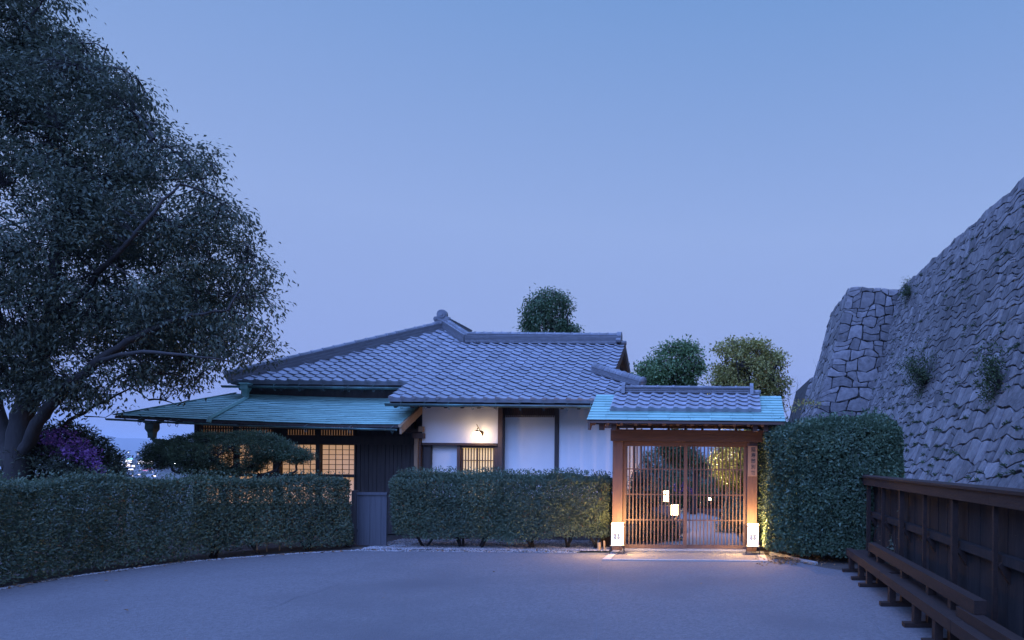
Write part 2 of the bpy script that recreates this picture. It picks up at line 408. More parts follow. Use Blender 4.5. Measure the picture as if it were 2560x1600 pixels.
def make_tree(name, label, cat, poly, Yc, limbs, leafmat_, n_cl, per, spread, L, Wd, dmax, dk=1.0, gap=None, gapf=1.2, seed=3, n_sub=60,
              group=None, droop=0.3, base=None, barkmat=None, shell=0.3, twig_r=0.006, sub_r=0.03, flat=0.6, twigs=True, reach=1.6, rag=0.0, thin=0.0):
    root = empty(name, base if base is not None else limbs[0][0][0])
    inv = Matrix.Translation(-Vector(root.location))
    tag(root, label, cat, group)
    bm_ = barkmat or M['bark']
    nodes = []; trunk = MB()
    for pts, rad in limbs:
        pts = [Vector(p) for p in pts]
        # smooth the polyline
        fine = []; fr = []
        for i in range(len(pts) - 1):
            p0, p1, p2, p3 = pts[max(i-1,0)], pts[i], pts[i+1], pts[min(i+2,len(pts)-1)]
            for t in (0, 0.25, 0.5, 0.75):
                q = 0.5 * ((2*p1) + (p2-p0)*t + (2*p0-5*p1+4*p2-p3)*t*t + (3*p1-p0-3*p2+p3)*t**3)
                fine.append(q + Vector(rng.normal(size=3) * 0.01)); fr.append(rad[i] * (1-t) + rad[i+1] * t)
        fine.append(pts[-1]); fr.append(rad[-1])
        trunk.tube([inv @ p for p in fine], fr, 9)
        nodes += [(p.x, p.y, p.z) for p in fine[len(fine)//4:]]
    trunk.build('trunk', bm_, root, smooth=True)
    nodes = np.array(nodes)
    C = fill_crown(poly, Yc, n_cl, dmax, dk, gap, gapf, seed, shell, rag, thin)
    sub = fill_crown(poly, Yc, max(n_sub, 1), dmax * 0.8, dk, None, 1, seed)
    br = MB(); nn = [nodes]
    if n_sub:
        order = np.argsort([np.min(((nodes - s) ** 2).sum(1)) for s in sub])
        for s in sub[order]:
            al = np.concatenate(nn)
            d2 = ((al - s) ** 2).sum(1) + np.where(al[:, 2] > s[2] + 0.4, 4.0, 0)
            a = al[np.argmin(d2)]; dist = np.linalg.norm(s - a)
            if dist < 0.15: continue
            mid = (a + s) / 2 + np.array([0, 0, 0.12 * dist]) + rng.normal(size=3) * 0.05 * dist
            ts = np.linspace(0, 1, 6)[:, None]
            pth = (1-ts)**2 * a + 2*ts*(1-ts) * mid + ts**2 * s
            r0 = min(sub_r, 0.008 + 0.02 * dist)
            br.tube([inv @ Vector(p) for p in pth], list(np.linspace(r0, 0.006, 6)), 5, cap=False)
            nn.append(pth[2:])
    al = np.concatenate(nn)
    tdir = np.zeros_like(C)
    for i, c in enumerate(C):
        d2 = ((al - c) ** 2).sum(1); a = al[np.argmin(d2)]; v = c - a; dist = np.linalg.norm(v)
        tdir[i] = v / max(dist, 1e-6)
        if twigs and dist < reach and dist > 0.05:
            mid = (a + c) / 2 + np.array([0, 0, 0.08 * dist]) + rng.normal(size=3) * 0.04 * dist
            br.tube([inv @ Vector(a), inv @ Vector(mid), inv @ Vector(c)], [twig_r, twig_r * 0.7, twig_r * 0.4], 3, cap=False)
    if br.v:
        tag(br.build('branching', bm_, root, smooth=True), kind='stuff')
    n = n_cl * per
    Cr = np.repeat(C, per, 0); T = np.repeat(tdir, per, 0)
    P = Cr + rng.normal(size=(n, 3)) * spread * np.array([1, 1, flat])
    D = unit(rdir(n) * 0.9 + T * 0.7 + unit(P - Cr) * 0.5 + np.array([0, 0, -droop]))
    N = unit(rdir(n) * 0.7 + np.array([0, 0, 1.0]))
    sz = rng.uniform(0.7, 1.2, n)
    rn = np.clip(np.repeat(rng.random(n_cl), per) * 0.55 + rng.random(n) * 0.45, 0, 1)
    me = leaf_mesh('crown', P - np.array(root.location), D, N, L * sz, Wd * sz, rn)
    link('crown', me, leafmat_, root)
    return root

def hedge(name, label, path, hw, z0, z1, n, L, Wd, mat, inner=0.25, rough_amp=0.05, cat='hedge', seed=5, stems=None, group=None, rough_f=3.0,
          lift=None, sprig=0.03, rnd_r=0.18, rnd_p=3.0, skirt=0.0):
    """clipped hedge along a plan path; leaves sit in a thick shell round it, thinner inside"""
    pts = np.array(path, float); seg = np.diff(pts, axis=0); ln = np.hypot(seg[:, 0], seg[:, 1]); cum = np.concatenate([[0], np.cumsum(ln)])
    tot = cum[-1]; H = z1 - z0
    root = empty(name, (pts[0, 0], pts[0, 1], 0)); tag(root, label, cat, group)
    # choose points: front, back, top faces and ends by area, plus inside
    areas = np.array([tot * H, tot * H, tot * 2 * hw * 1.3, 2 * hw * H * 2]); pr = areas / areas.sum() * (1 - inner)
    face = rng.choice(5, n, p=np.append(pr, inner))
    s = rng.uniform(-0.02, tot + 0.02, n); o = rng.uniform(-hw, hw, n); z = rng.uniform(z0, z1, n)
    dep = np.abs(rng.exponential(0.04, n))
    o = np.where(face == 0, -hw + dep, np.where(face == 1, hw - dep, o))
    z = np.where(face == 2, z1 - dep, z)
    end = rng.random(n) < 0.5
    s = np.where(face == 3, np.where(end, dep, tot - dep), s)
    # rounded edges: pull the corners in
    R = rnd_r
    sa = np.maximum(0, np.abs(s - tot / 2) - (tot / 2 - R)) / R; oa = np.maximum(0, np.abs(o) - (hw - min(R, hw))) / min(R, hw); za = np.maximum(0, z - (z1 - R)) / R
    inf = np.maximum(np.maximum(sa, oa), za); pn = (sa ** rnd_p + oa ** rnd_p + za ** rnd_p) ** (1 / rnd_p); sc_ = np.where(pn > 1e-6, inf / np.maximum(pn, 1e-6), 1)
    s = np.where(sa > 0, tot / 2 + np.sign(s - tot / 2) * (tot / 2 - R + R * sa * sc_), s)
    o = np.where(oa > 0, np.sign(o) * (hw - min(R, hw) + min(R, hw) * oa * sc_), o); z = np.where(za > 0, z1 - R + R * za * sc_, z)
    if skirt > 0: o = o * (1 - skirt * np.clip(1 - (z - z0) / (0.45 * H), 0, 1) ** 2); s = tot / 2 + (s - tot / 2) * (1 - skirt * hw / tot * 1.5 * np.clip(1 - (z - z0) / (0.45 * H), 0, 1) ** 2)
    k = np.clip(np.searchsorted(cum, s, side='right') - 1, 0, len(seg) - 1)
    t = (s - cum[k]) / ln[k]
    base = pts[k] + seg[k] * t[:, None]
    dirv = seg[k] / ln[k][:, None]
    # blend normals at the joints so a bent hedge stays whole
    nrm = np.stack([-dirv[:, 1], dirv[:, 0]], 1)     # left of the path
    P = np.zeros((n, 3)); P[:, :2] = base + nrm * o[:, None]; P[:, 2] = z
    out = np.zeros((n, 3))
    out[:, :2] = nrm * np.where(face == 0, -1, np.where(face == 1, 1, 0))[:, None]
    out[:, 2] = np.where(face == 2, 1.0, 0.15)
    out[:, :2] += dirv * np.where(face == 3, np.where(end, -1, 1), 0)[:, None]
    amp = rough_amp * (wob(P, rough_f, seed) + 0.6 * wob(P, rough_f * 3, seed + 1))
    P += out * amp[:, None]
    if lift is not None:
        bot = lift(s, P)
        keep = P[:, 2] > bot; 
    else: keep = P[:, 2] > z0 + 0.02
    # shoots standing out of the top
    sp = (face == 2) & (rng.random(n) < sprig); P[sp, 2] += rng.uniform(0.03, 0.13, sp.sum())
    P, out = P[keep], out[keep]; n2 = len(P)
    D = unit(rdir(n2) + out * 0.7 + np.array([0, 0, 0.45])); N = unit(rdir(n2) * 0.75 + out * 1.0 + np.array([0, 0, 0.55]))
    sz = rng.uniform(0.65, 1.2, n2)
    cl = 0.5 + 0.5 * wob(P, rough_f * 2.2, seed + 7)
    rn = np.clip(0.5 * cl + 0.5 * rng.random(n2), 0, 1)
    odd = rng.random(n2) < 0.015; rn[odd] = 0.999
    me = leaf_mesh('foliage', P - np.array(root.location), D, N, L * sz, Wd * sz, rn)
    link('foliage', me, mat, root)
    # stems
    if stems:
        for q in stems:
            mb = MB()
            x, y = q
            for kk in range(rng.integers(2, 4)):
                a = Vector((x + rng.normal() * 0.03, y + rng.normal() * 0.03, 0.0)) - Vector(root.location)
                b = a + Vector((rng.normal() * 0.12, rng.normal() * 0.05, 0.28)); c = b + Vector((rng.normal() * 0.16, rng.normal() * 0.08, 0.45))
                mb.tube([a, b, c], [0.026, 0.019, 0.008], 6)
            mb.build('stem', M['bark'], root, smooth=True)
    return root

# ------------------------------------------------------------------ masonry helper
def masonry(fP, fN, s0, s1, h0, h1, rh, wmin, wmax, proud=0.05, seed=1, gap=0.016, big=None, split=0.25):
    """irregular stones over a face given by fP(s, h); returns a list of (V, F) with chipped, uneven fronts"""
    r = np.random.default_rng(seed); res = []; cells = []
    hs = [h0]
    while hs[-1] < h1 - rh * 0.5:
        k = 1.0 if big is None else big(hs[-1])
        hs.append(hs[-1] + rh * k * r.uniform(0.85, 1.18))
    hs[-1] = h1
    def bound(i, s):
        if i == 0 or i == len(hs) - 1:
            return hs[i] + (0.05 * math.sin(s * 1.9 + i) + 0.04 * math.sin(s * 4.3) if i else 0)
        return hs[i] + rh * (0.20 * math.sin(s * 0.9 + i * 2.1) + 0.19 * math.sin(s * 2.7 + i * 1.3) + 0.16 * math.sin(s * 6.1 + i * 4.7))
    for i in range(len(hs) - 1):
        k = 1.0 if big is None else big(hs[i])
        s = s0 - (r.uniform(0, wmin) if i % 2 else 0); js = []
        while s < s1 + wmax:
            js.append((s, s + r.normal() * 0.07 * wmax * k)); s += r.uniform(wmin, wmax) * k
        for (a0, a1), (b0, b1) in zip(js[:-1], js[1:]):
            a0, a1, b0, b1 = [min(max(q, s0), s1) for q in (a0, a1, b0, b1)]
            if b0 - a0 < 0.08 or b1 - a1 < 0.08: continue
            lo0, lo1, hi0, hi1 = bound(i, a0), bound(i, b0), bound(i + 1, a1), bound(i + 1, b1)
            lom, him = bound(i, (a0+b0)/2), bound(i + 1, (a1+b1)/2)
            if r.random() < split:
                f0, f1 = r.uniform(0.3, 0.7), r.uniform(0.3, 0.7); fm = (f0 + f1) / 2 + r.normal() * 0.05
                mx = lambda p, q_, f: p * (1 - f) + q_ * f
                aM, bM = mx(a0, a1, f0), mx(b0, b1, f1); hL, hR, hM = mx(lo0, hi0, f0), mx(lo1, hi1, f1), mx(lom, him, fm)
                cells.append((a0, b0, aM, bM, lo0, lom, lo1, hL, hM, hR)); cells.append((aM, bM, a1, b1, hL, hM, hR, hi0, him, hi1))
            else: cells.append((a0, b0, a1, b1, lo0, lom, lo1, hi0, him, hi1))
    for (a0, b0, a1, b1, l0, lm_, l1, h0_, hm_, h1_) in cells:
            c = [(a0, l0), ((a0+b0)/2, lm_), (b0, l1), ((b0+b1)/2, (l1+h1_)/2), (b1, h1_), ((a1+b1)/2, hm_), (a1, h0_), ((a0+a1)/2, (l0+h0_)/2)]
            cs = sum(q[0] for q in c)/8; ch = sum(q[1] for q in c)/8
            size = min(b0 - a0, h0_ - l0)
            V = []; tx, tz = r.normal() * 0.045, r.normal() * 0.045
            cut = [r.uniform(0.86, 1.0) if q % 2 == 0 else 1.0 for q in range(8)]
            for lev in range(3):
                for q in range(8):
                    ds, dh = c[q][0] - cs, c[q][1] - ch
                    dl = math.hypot(ds, dh) + 1e-6
                    inset = (gap * r.uniform(0.6, 1.8)) if lev < 2 else gap + size * r.uniform(0.02, 0.07)
                    f = cut[q] * max(0.3, 1 - inset / dl)
                    dep = (-0.16, -0.01 + r.normal() * 0.006 + 0.5 * (tx * ds + tz * dh), proud * r.uniform(0.75, 1.2) + tx * ds + tz * dh)[lev]
                    p = fP(cs + ds * f, ch + dh * f) + fN(cs, ch) * dep
                    V.append((p.x, p.y, p.z))
            p = fP(cs, ch) + fN(cs, ch) * proud * r.uniform(0.8, 1.35); V.append((p.x, p.y, p.z))
            F = []
            for q in range(8):
                w = (q + 1) % 8
                F += [(q, w, 8 + w, 8 + q), (8 + q, 8 + w, 16 + w, 16 + q), (16 + q, 16 + w, 24)]
            res.append((V, F))
    return res
def stones_to_parts(name, lst, mat, parent, limit):
    def key(it):
        v = it[0][24]; px, py = to_px(v)
        return v[1] + (0 if -40 < px < 2600 and -40 < py < 1240 else 1000)
    lst = sorted(lst, key=key)
    for V, F in lst[:limit]:
        c = np.mean(np.array(V), 0)
        mb = MB().add([tuple(np.array(v) - c) for v in V], F)
        o = mb.build(name, mat, parent); o.location = c - np.array(parent.location)
    if len(lst) > limit:
        o = joined(name, lst[limit:], mat, parent); o.location = -Vector(parent.location)

def rebase(root):
    for o in root.children:
        o.matrix_parent_inverse = Matrix.Translation(-Vector(root.location))

# ================================================================== THE SETTING
def smooth01(x): x = np.clip(x, 0, 1); return x * x * (3 - 2 * x)
def terrain():
    xs = np.concatenate([-np.geomspace(9000, 40, 26), np.linspace(-36, 36, 37), np.geomspace(40, 9000, 26)])
    ys = np.concatenate([np.linspace(-60, 20, 17), np.linspace(22, 160, 47), np.geomspace(170, 16000, 30)])
    X, Y = np.meshgrid(xs, ys)
    edge = 24 + 30 * smooth01((X + 11) / 6)
    Z = -0.02 - 26.0 * smooth01((Y - edge) / 90.0)
    V = np.stack([X.ravel(), Y.ravel(), Z.ravel()], 1)
    nx, ny = len(xs), len(ys)
    i = (np.arange(ny - 1)[:, None] * nx + np.arange(nx - 1)[None, :]).ravel()
    F = np.stack([i, i + 1, i + nx + 1, i + nx], 1)
    return tag(link('ground', mesh_np('ground', V, F, True), M['land']), kind='structure')
terrain()

# plaza of asphalt, its edge following the hedges
edge_pts = [G(-120, 1497), G(0, 1473), G(150, 1447), G(300, 1427), G(450, 1408), G(590, 1396), G(740, 1385), G(880, 1378), G(1010, 1379), G(1250, 1381), G(1440, 1383),
            G(1500, 1383), G(1925, 1388), G(1990, 1404), G(2060, 1420), G(2130, 1430)]
poly = [(p.x, p.y) for p in edge_pts] + [(2.6, 9.7), (2.6, -12), (-11.5, -12), (-10.5, 4.0)]
mb = MB(); mb.add([(x, y, 0.004) for x, y in poly], [tuple(range(len(poly)))[::-1]])
plaza = tag(mb.build('plaza', M['asphalt']), kind='structure')
def strip(name, pts, w, z, mat, parent):
    mb = MB(); V = []; n = len(pts)
    for i, p in enumerate(pts):
        d = (Vector(pts[min(i+1, n-1)]) - Vector(pts[max(i-1, 0)])); d.z = 0; d.normalize()
        r = Vector((-d.y, d.x, 0)) * (w / 2 * random.uniform(0.6, 1.3))
        V += [(p[0]-r.x, p[1]-r.y, z), (p[0]+r.x, p[1]+r.y, z)]
    return mb.add(V, [(2*i, 2*i+2, 2*i+3, 2*i+1) for i in range(n - 1)]).build(name, mat, parent)
ck = [G(1040 + (640 - 1040) * t + 5 * math.sin(9 * t), 1412 + (1528 - 1412) * t ** 1.1 + 3 * math.sin(23 * t)) for t in np.linspace(0, 1, 22)]
strip('crack', ck, 0.008, 0.008, M['seam'], plaza)
strip('seam', [G(1497 - 6 * t, 1409 + 190 * t) for t in np.linspace(0, 1, 8)], 0.010, 0.008, M['seam'], plaza)
strip('seam', [G(2150 + t * 190, 1452 + t * 148) + Vector((-0.42, 0, 0)) for t in np.linspace(0, 1, 8)], 0.010, 0.008, M['seam'], plaza)

bed = MB().add([(-11.0, 12.02, -0.004), (-1.95, 12.02, -0.004), (-1.95, 14.3, -0.004), (-11.0, 14.3, -0.004)], [(0, 1, 2, 3)])
tag(bed.build('planting_bed', M['soil']), kind='structure')
tag(MB().add([(-14.0, 2.0, -0.008), (-8.0, 2.0, -0.008), (-5.0, 12.6, -0.008), (-14.0, 13.5, -0.008)], [(0, 1, 2, 3)]).build('soil_bank', M['soil']), kind='structure')
tag(MB().add([(0.55, 9.0, -0.004), (3.8, 9.0, -0.004), (3.8, 14.5, -0.004), (0.55, 14.5, -0.004)], [(0, 1, 2, 3)]).build('hedge_bed', M['soil']), kind='structure')
tag(MB().add([(2.15, -12, -0.002), (6.2, -12, -0.002), (6.2, 37, -0.002), (2.15, 37, -0.002)], [(0, 1, 2, 3)]).build('verge_soil', M['soil']), kind='structure')

# gravel along the hedge feet
def gravel(name, pts_fn, n, r0, r1):
    V = []; F = []
    oc = np.array([(1,0,0),(-1,0,0),(0,1,0),(0,-1,0),(0,0,0.75),(0,0,-0.6)], float)
    of = np.array([(0,2,4),(2,1,4),(1,3,4),(3,0,4),(2,0,5),(1,2,5),(3,1,5),(0,3,5)])
    P = np.array([pts_fn() for _ in range(n)])
    a = rng.uniform(0, 6.28, n); s = rng.uniform(r0, r1, n)
    c, sn = np.cos(a), np.sin(a)
    base = oc[None] * (rng.uniform(0.6, 1.3, (n, 1, 3)) * s[:, None, None])
    R = np.stack([base[..., 0]*c[:, None] - base[..., 1]*sn[:, None], base[..., 0]*sn[:, None] + base[..., 1]*c[:, None], base[..., 2]], -1)
    V = (P[:, None, :] + R).reshape(-1, 3); F = (of[None] + 6 * np.arange(n)[:, None, None]).reshape(-1, 3)
    o = link(name, mesh_np(name, V, F), M['gravel'])
    return o
ep = [(p.x, p.y) for p in edge_pts]
def along_edge():
    i = random.randrange(0, 10); t = random.random()
    x = ep[i][0] * (1-t) + ep[i+1][0] * t; y = ep[i][1] * (1-t) + ep[i+1][1] * t
    return (x + random.gauss(-0.0, 0.02), y + abs(random.gauss(0, 0.05 if i < 7 else 0.14)) - 0.015, 0.006)
def in_bed():
    return (random.uniform(-6.3, -1.95), 12.03 + random.random() ** 1.4 * 1.5, 0.004)
tag(gravel('gravel', along_edge, 5200, 0.007, 0.018), 'grey gravel strip along the foot of the hedges', 'gravel', kind='stuff')
tag(gravel('gravel', in_bed, 9000, 0.010, 0.024), 'grey gravel bed under and behind the clipped hedge by the gate', 'gravel', kind='stuff')

# threshold apron of the gate
ap = empty('gate_apron', (-0.55, 11.4, 0)); tag(ap, kind='structure')
fl, fr_, bl, brr = G(1500, 1406), G(1922, 1410), G(1530, 1381), G(1890, 1385)
def quad(name, a, b, c, d, z0, z1, mat, parent):
    P = [a, b, c, d]; V = [(p[0], p[1], z0) for p in P] + [(p[0], p[1], z1) for p in P]
    return MB().add(V, [(3,2,1,0),(4,5,6,7),(0,1,5,4),(1,2,6,5),(2,3,7,6),(3,0,4,7)]).build(name, mat, parent)
yF, yB = 10.86, 12.02; xl, xr = fl.x, fr_.x
quad('panel', (xl+0.13, yF+0.07), (xr-0.13, yF+0.07), (xr-0.13, yB), (xl+0.13, yB), -0.03, 0.016, M['pebbledash'], ap)
quad('kerb_stone', (xl, yF), (xr, yF), (xr, yF+0.067), (xl, yF+0.067), -0.03, 0.024, M['kerb'], ap)
quad('kerb_stone', (xl, yF+0.07), (xl+0.127, yF+0.07), (xl+0.127, yB), (xl, yB), -0.03, 0.022, M['kerb'], ap)
quad('kerb_stone', (xr-0.127, yF+0.07), (xr, yF+0.07), (xr, yB), (xr-0.127, yB), -0.03, 0.022, M['kerb'], ap)
rebase(ap)
# kerb line running from the apron past the tall hedge
kb = empty('kerb', tuple(G(1925, 1388))); tag(kb, kind='structure')
kp = [G(1926, 1386), G(1962, 1392), G(2000, 1402), G(2040, 1411)]
for a, b in zip(kp[:-1], kp[1:]):
    MB().bar((a.x, a.y, 0.012), (b.x, b.y, 0.012), 0.07, 0.05).build('kerb_stone', M['kerb'], kb)
rebase(kb)

# far hills
def hills():
    mb = MB(); n = 90; V = []; F = []
    for row, (Yh, hgt) in enumerate(((7000, 0.0), (9000, 1.0), (12000, 0.55), (15000, 0.0))):
        for i in range(n):
            x = -14000 + 26000 * i / (n - 1)
            h = 190 + 75 * math.sin(x * 0.00061 + 1.0) + 45 * math.sin(x * 0.0017 + 2) + 24 * math.sin(x * 0.0043) + 14 * math.sin(x * 0.013)
            V.append((x, Yh + 300 * math.sin(x * 0.0009), -27 + h * hgt))
    for r in range(3):
        for i in range(n - 1):
            a = r * n + i; F.append((a, a + 1, a + n + 1, a + n))
    return tag(MB().add(V, F).build('hills', M['hill'], smooth=True), kind='structure')
hills()

# ================================================================== THE HOUSE
TE = 13.2
def zf(t): return 2.737 + 0.452 * t + 0.0201 * t * t
def sl(t): return math.atan(0.452 + 0.0402 * t)
RD, PT, VX = 0.1755, 0.2285, -2.30       # course depth, tile pitch, verge
T5, TR, TP = 5 * RD, 18 * RD, 4.04      # left eave, ridge, peak
XP = -6.99; XHL = -10.13; XJ = XP + (TP - TR)

def tile_mesh(name, p, L, A=0.040, th=0.012, eave=False):
    us = [0.0, 0.06, 0.14, 0.24, 0.36, 0.50, 0.64, 0.80, 1.0]
    hs = [0.62, 0.90, 1.0, 0.88, 0.52, 0.20, 0.05, 0.0, 0.10]
    mb = MB(); n = len(us); V = []
    for w, b in ((0.0, 0.040), (L, 0.009)):
        for u, h in zip(us, hs): V.append((u * p, w, b + h * A))
    low = (lambda h: -0.045) if eave else (lambda h: 0.040 + h * A - th)
    for u, h in zip(us, hs): V.append((u * p, 0.0, low(h)))
    V += [(0, L, 0.0), (p, L, 0.0)]
    F = [(i, i + 1, n + i + 1, n + i) for i in range(n - 1)]
    F += [(2 * n + i, 2 * n + i + 1, i + 1, i) for i in range(n - 1)]
    F += [(2 * n, 0, n, 3 * n), (n - 1, 3 * n - 1, 3 * n + 1, 2 * n - 1)]
    mb.add(V, F)
    if eave:
        c = (0.15 * p, 0.0, 0.032 + 0.35 * A); r = 0.036; k = 10
        D = []
        for yy in (-0.014, 0.01):
            for j in range(k):
                a = 2 * math.pi * j / k; D.append((c[0] + r * math.cos(a), yy, c[2] + r * math.sin(a)))
        mb.add(D, [tuple(range(k))] + [(j, j + k, (j + 1) % k + k, (j + 1) % k) for j in range(k)])
    me = mb.mesh(name); me.materials.append(M['tile']); return me
def clip_mesh(me, Mx, planes):
    bm = bmesh.new(); bm.from_mesh(me); bm.transform(Mx)
    for co, no in planes:
        bmesh.ops.bisect_plane(bm, geom=bm.verts[:] + bm.edges[:] + bm.faces[:], plane_co=co, plane_no=no, clear_outer=True)
    if len(bm.faces) < 3: bm.free(); return None
    bm.transform(Mx.inverted())
    m2 = bpy.data.meshes.new(me.name); bm.to_mesh(m2); bm.free()
    if not m2.materials: m2.materials.append(M['tile'])
    return m2
def frame(o, u, w, n):
    return Matrix(((u[0], w[0], n[0], o[0]), (u[1], w[1], n[1], o[1]), (u[2], w[2], n[2], o[2]), (0, 0, 0, 1)))

house = empty('house', (-6.5, 14.0, 0))
tag(house, 'low white plaster house with grey tiled hip roof and green copper eaves', 'house')

# roof slab under the tiles
def plane_strip(mb, segs, off):
    """segs: list of (t, xl, xr); front surface strip, with an underside"""
    V = []
    for t, a, b in segs:
        V += [(a, TE + t, zf(t) + off), (b, TE + t, zf(t) + off), (a, TE + t, zf(t) + off - 0.07), (b, TE + t, zf(t) + off - 0.07)]
    F = []
    for i in range(len(segs) - 1):
        j = 4 * i
        F += [(j, j+1, j+5, j+4), (j+2, j+6, j+7, j+3), (j, j+4, j+6, j+2), (j+1, j+3, j+7, j+5)]
    F += [(0, 2, 3, 1)]
    mb.add(V, F)
mb = MB()
plane_strip(mb, [(0.02, VX - 18 * PT + 0.01, -1.66), (0.7, VX - 18 * PT + 0.01, -1.66), (T5 + 0.03, VX - 18 * PT + 0.01, -1.90)], -0.008)
plane_strip(mb, [(T5 + 0.035, XHL + 0.05, -1.90), (1.5, XHL + 0.05 + 1.5 - T5, VX - 0.02), (TR, XHL + 0.05 + TR - T5, VX - 0.02)], -0.008)
mb.add([(XHL + TR - T5, TE + TR, zf(TR) - 0.02), (XJ, TE + TR, zf(TR) - 0.02), (XP, TE + TP, zf(TP) - 0.02)], [(0, 1, 2)])
# left hip face, far slopes and the ridge running back from the peak
YB = 22.0; zb = zf(T5) - 0.05
mb.add([(XHL, TE + T5, zb), (XP, TE + TP, zf(TP) - 0.03), (XP, YB - 3.1, zf(TP) - 0.03), (XHL, YB, zb)], [(0, 1, 2, 3)])
mb.add([(XJ, TE + TR, zf(TR) - 0.03), (XJ + 3.0, YB, zb), (XP, YB - 3.1, zf(TP) - 0.03), (XP, TE + TP, zf(TP) - 0.03)], [(0, 1, 2, 3)])
mb.add([(XJ, TE + TR, zf(TR) - 0.025), (VX, TE + TR, zf(TR) - 0.025), (VX, TE + 2 * TR, zf(0.0)), (XJ, TE + 2 * TR, zf(0.0))], [(0, 3, 2, 1)])
mb.add([(XHL, YB, zb), (XP, YB - 3.1, zf(TP) - 0.03), (XJ + 3.0, YB, zb)], [(0, 1, 2)])
roof = mb.build('roof', M['wood_dark'], house)

LT = 0.215
tile0 = tile_mesh('tile', PT, LT); tileE = tile_mesh('eave_tile', PT, LT, eave=True)
items = []; eaves = []
hipL = (Vector((XHL, TE + T5, 0)), Vector((-1, 1, 0)).normalized())
hipR = (Vector((XJ, TE + TR, 0)), Vector((1, 1, 0)).normalized())
sdv = Vector((1.09, -0.80, 0)); sideP = (Vector((-2.72, TE + 1.5, 0)), Vector((0.80, 1.09, 0)).normalized())
for r in range(0, 23):
    t = r * RD; th = sl(t + RD / 2)
    w = (0, math.cos(th), math.sin(th)); n = (0, -math.sin(th), math.cos(th))
    for k in range(-4, 36):
        x0 = VX - (k + 1) * PT; x1 = x0 + PT; xm = (x0 + x1) / 2; tm = t + RD / 2
        cuts = []
        if r < 5:
            if k >= 18: continue
        else:
            if xm < XHL + (tm - T5) - PT: continue
            if x0 < XHL + (t + LT - T5) + 0.02: cuts.append(hipL)
        if k < 0:
            if x1 > -1.60 or t > 1.5: continue
            lim = -2.72 + (1.5 - tm) / 0.8 * 1.09
            if tm > 0.55 and x0 > lim + 0.05: continue
            if x1 > lim - 0.35: cuts.append(sideP)
        elif tm > TR:
            if xm > XJ - (tm - TR) + PT: continue
            cuts.append(hipR)
        elif 0.7 < tm < 1.5 and x1 > -2.72 + (1.5 - tm) / 0.8 * 1.09 - 0.3: cuts.append(sideP)
        jit = Matrix.Rotation(random.gauss(0, 0.006), 4, 'Z') @ Matrix.Rotation(random.gauss(0, 0.008), 4, 'X')
        Mx = frame((x0 + random.gauss(0, 0.002), TE + t + random.gauss(0, 0.003), zf(t) + random.gauss(0, 0.0015)), (1, 0, 0), w, n) @ jit
        e = (r == 0) or (r == 5 and k >= 18)
        me = tileE if e else tile0
        if cuts:
            me = clip_mesh(me, Mx, cuts)
            if me is None: continue
        (eaves if e else items).append((me, Mx))
pieces('eave_tile', eaves, M['tile'], roof, 300)
pieces('tile', items, M['tile'], roof, 300)

# ridges: stacked flat courses under a row of round caps
def cap_mesh(name, r, L):
    mb = MB(); k = 9; V = []
    for w, rr in ((0, r * 1.16), (L * 0.16, r * 1.16), (L * 0.17, r), (L * 1.05, r * 0.97)):
        for j in range(k):
            a = math.pi * j / (k - 1); V.append((rr * math.cos(a), w, rr * math.sin(a)))
    F = [(i * k + j, i * k + j + 1, (i + 1) * k + j + 1, (i + 1) * k + j) for i in range(3) for j in range(k - 1)]
    F = [f[::-1] for f in F] + [tuple(range(k))]
    return mb.add(V, F).mesh(name, True)
def ridge(parent, A, B, nl, w, lh, cr_, cl, up0=0.0, capname='ridge_cap'):
    A, B = Vector(A), Vector(B); d = (B - A).normalized(); s = d.cross(Vector((0, 0, 1))).normalized(); n = s.cross(d)
    for i in range(nl):
        mb = MB(); o = n * (up0 + i * lh)
        ww = w * (1 - 0.05 * i / max(nl - 1, 1)) + (0.012 if i == nl - 1 else 0)
        a = A + o; b = B + o
        mb.bar(a + n * lh * 0.62, b + n * lh * 0.62, ww, lh * 0.62, up=n)
        mb.bar(a + n * lh * 0.16, b + n * lh * 0.16, ww - 0.035, lh * 0.34, up=n)
        mb.build('ridge_course', M['ridge'], parent)
    me = cap_mesh(capname, cr_, cl); me.materials.append(M['ridge'])
    Lt = (B - A).length; m = max(1, int(round(Lt / cl)))
    top = A + n * (up0 + nl * lh - 0.004)
    for i in range(m):
        o = link(capname, me, M['ridge'], parent)
        o.matrix_local = frame(top + d * (Lt * i / m), s, d, n)
def lift(v, dz): return (v[0], v[1], v[2] + dz)
# horizontal ridge of the right wing, from its end ornament to the joint
ridge(roof, (VX - 0.18, TE + TR, zf(TR) + 0.0), (XJ + 0.02, TE + TR, zf(TR) + 0.0), 7, 0.26, 0.032, 0.062, 0.215)
# descending ridge from the peak to the joint, and the long left hip
ridge(roof, (XJ + 0.04, TE + TR - 0.03, zf(TR) - 0.01), (XP + 0.02, TE + TP, zf(TP) - 0.02), 8, 0.25, 0.034, 0.062, 0.2, up0=-0.06)
ridge(roof, (XHL - 0.02, TE + T5 - 0.02, zf(T5) + 0.02), (XP, TE + TP, zf(TP) - 0.01), 7, 0.24, 0.030, 0.058, 0.235, up0=-0.06)
# main ridge going back from the peak
ridge(roof, (XP, TE + TP + 0.15, zf(TP) + 0.02), (XP, YB - 3.2, zf(TP) + 0.02), 7, 0.28, 0.034, 0.064, 0.24)
# side ridge that drops behind the gate
ridge(roof, (-1.60, TE + 0.66, zf(0.68) + 0.02), (-2.74, TE + 1.5, zf(1.5) + 0.02), 5, 0.20, 0.026, 0.088, 0.19)
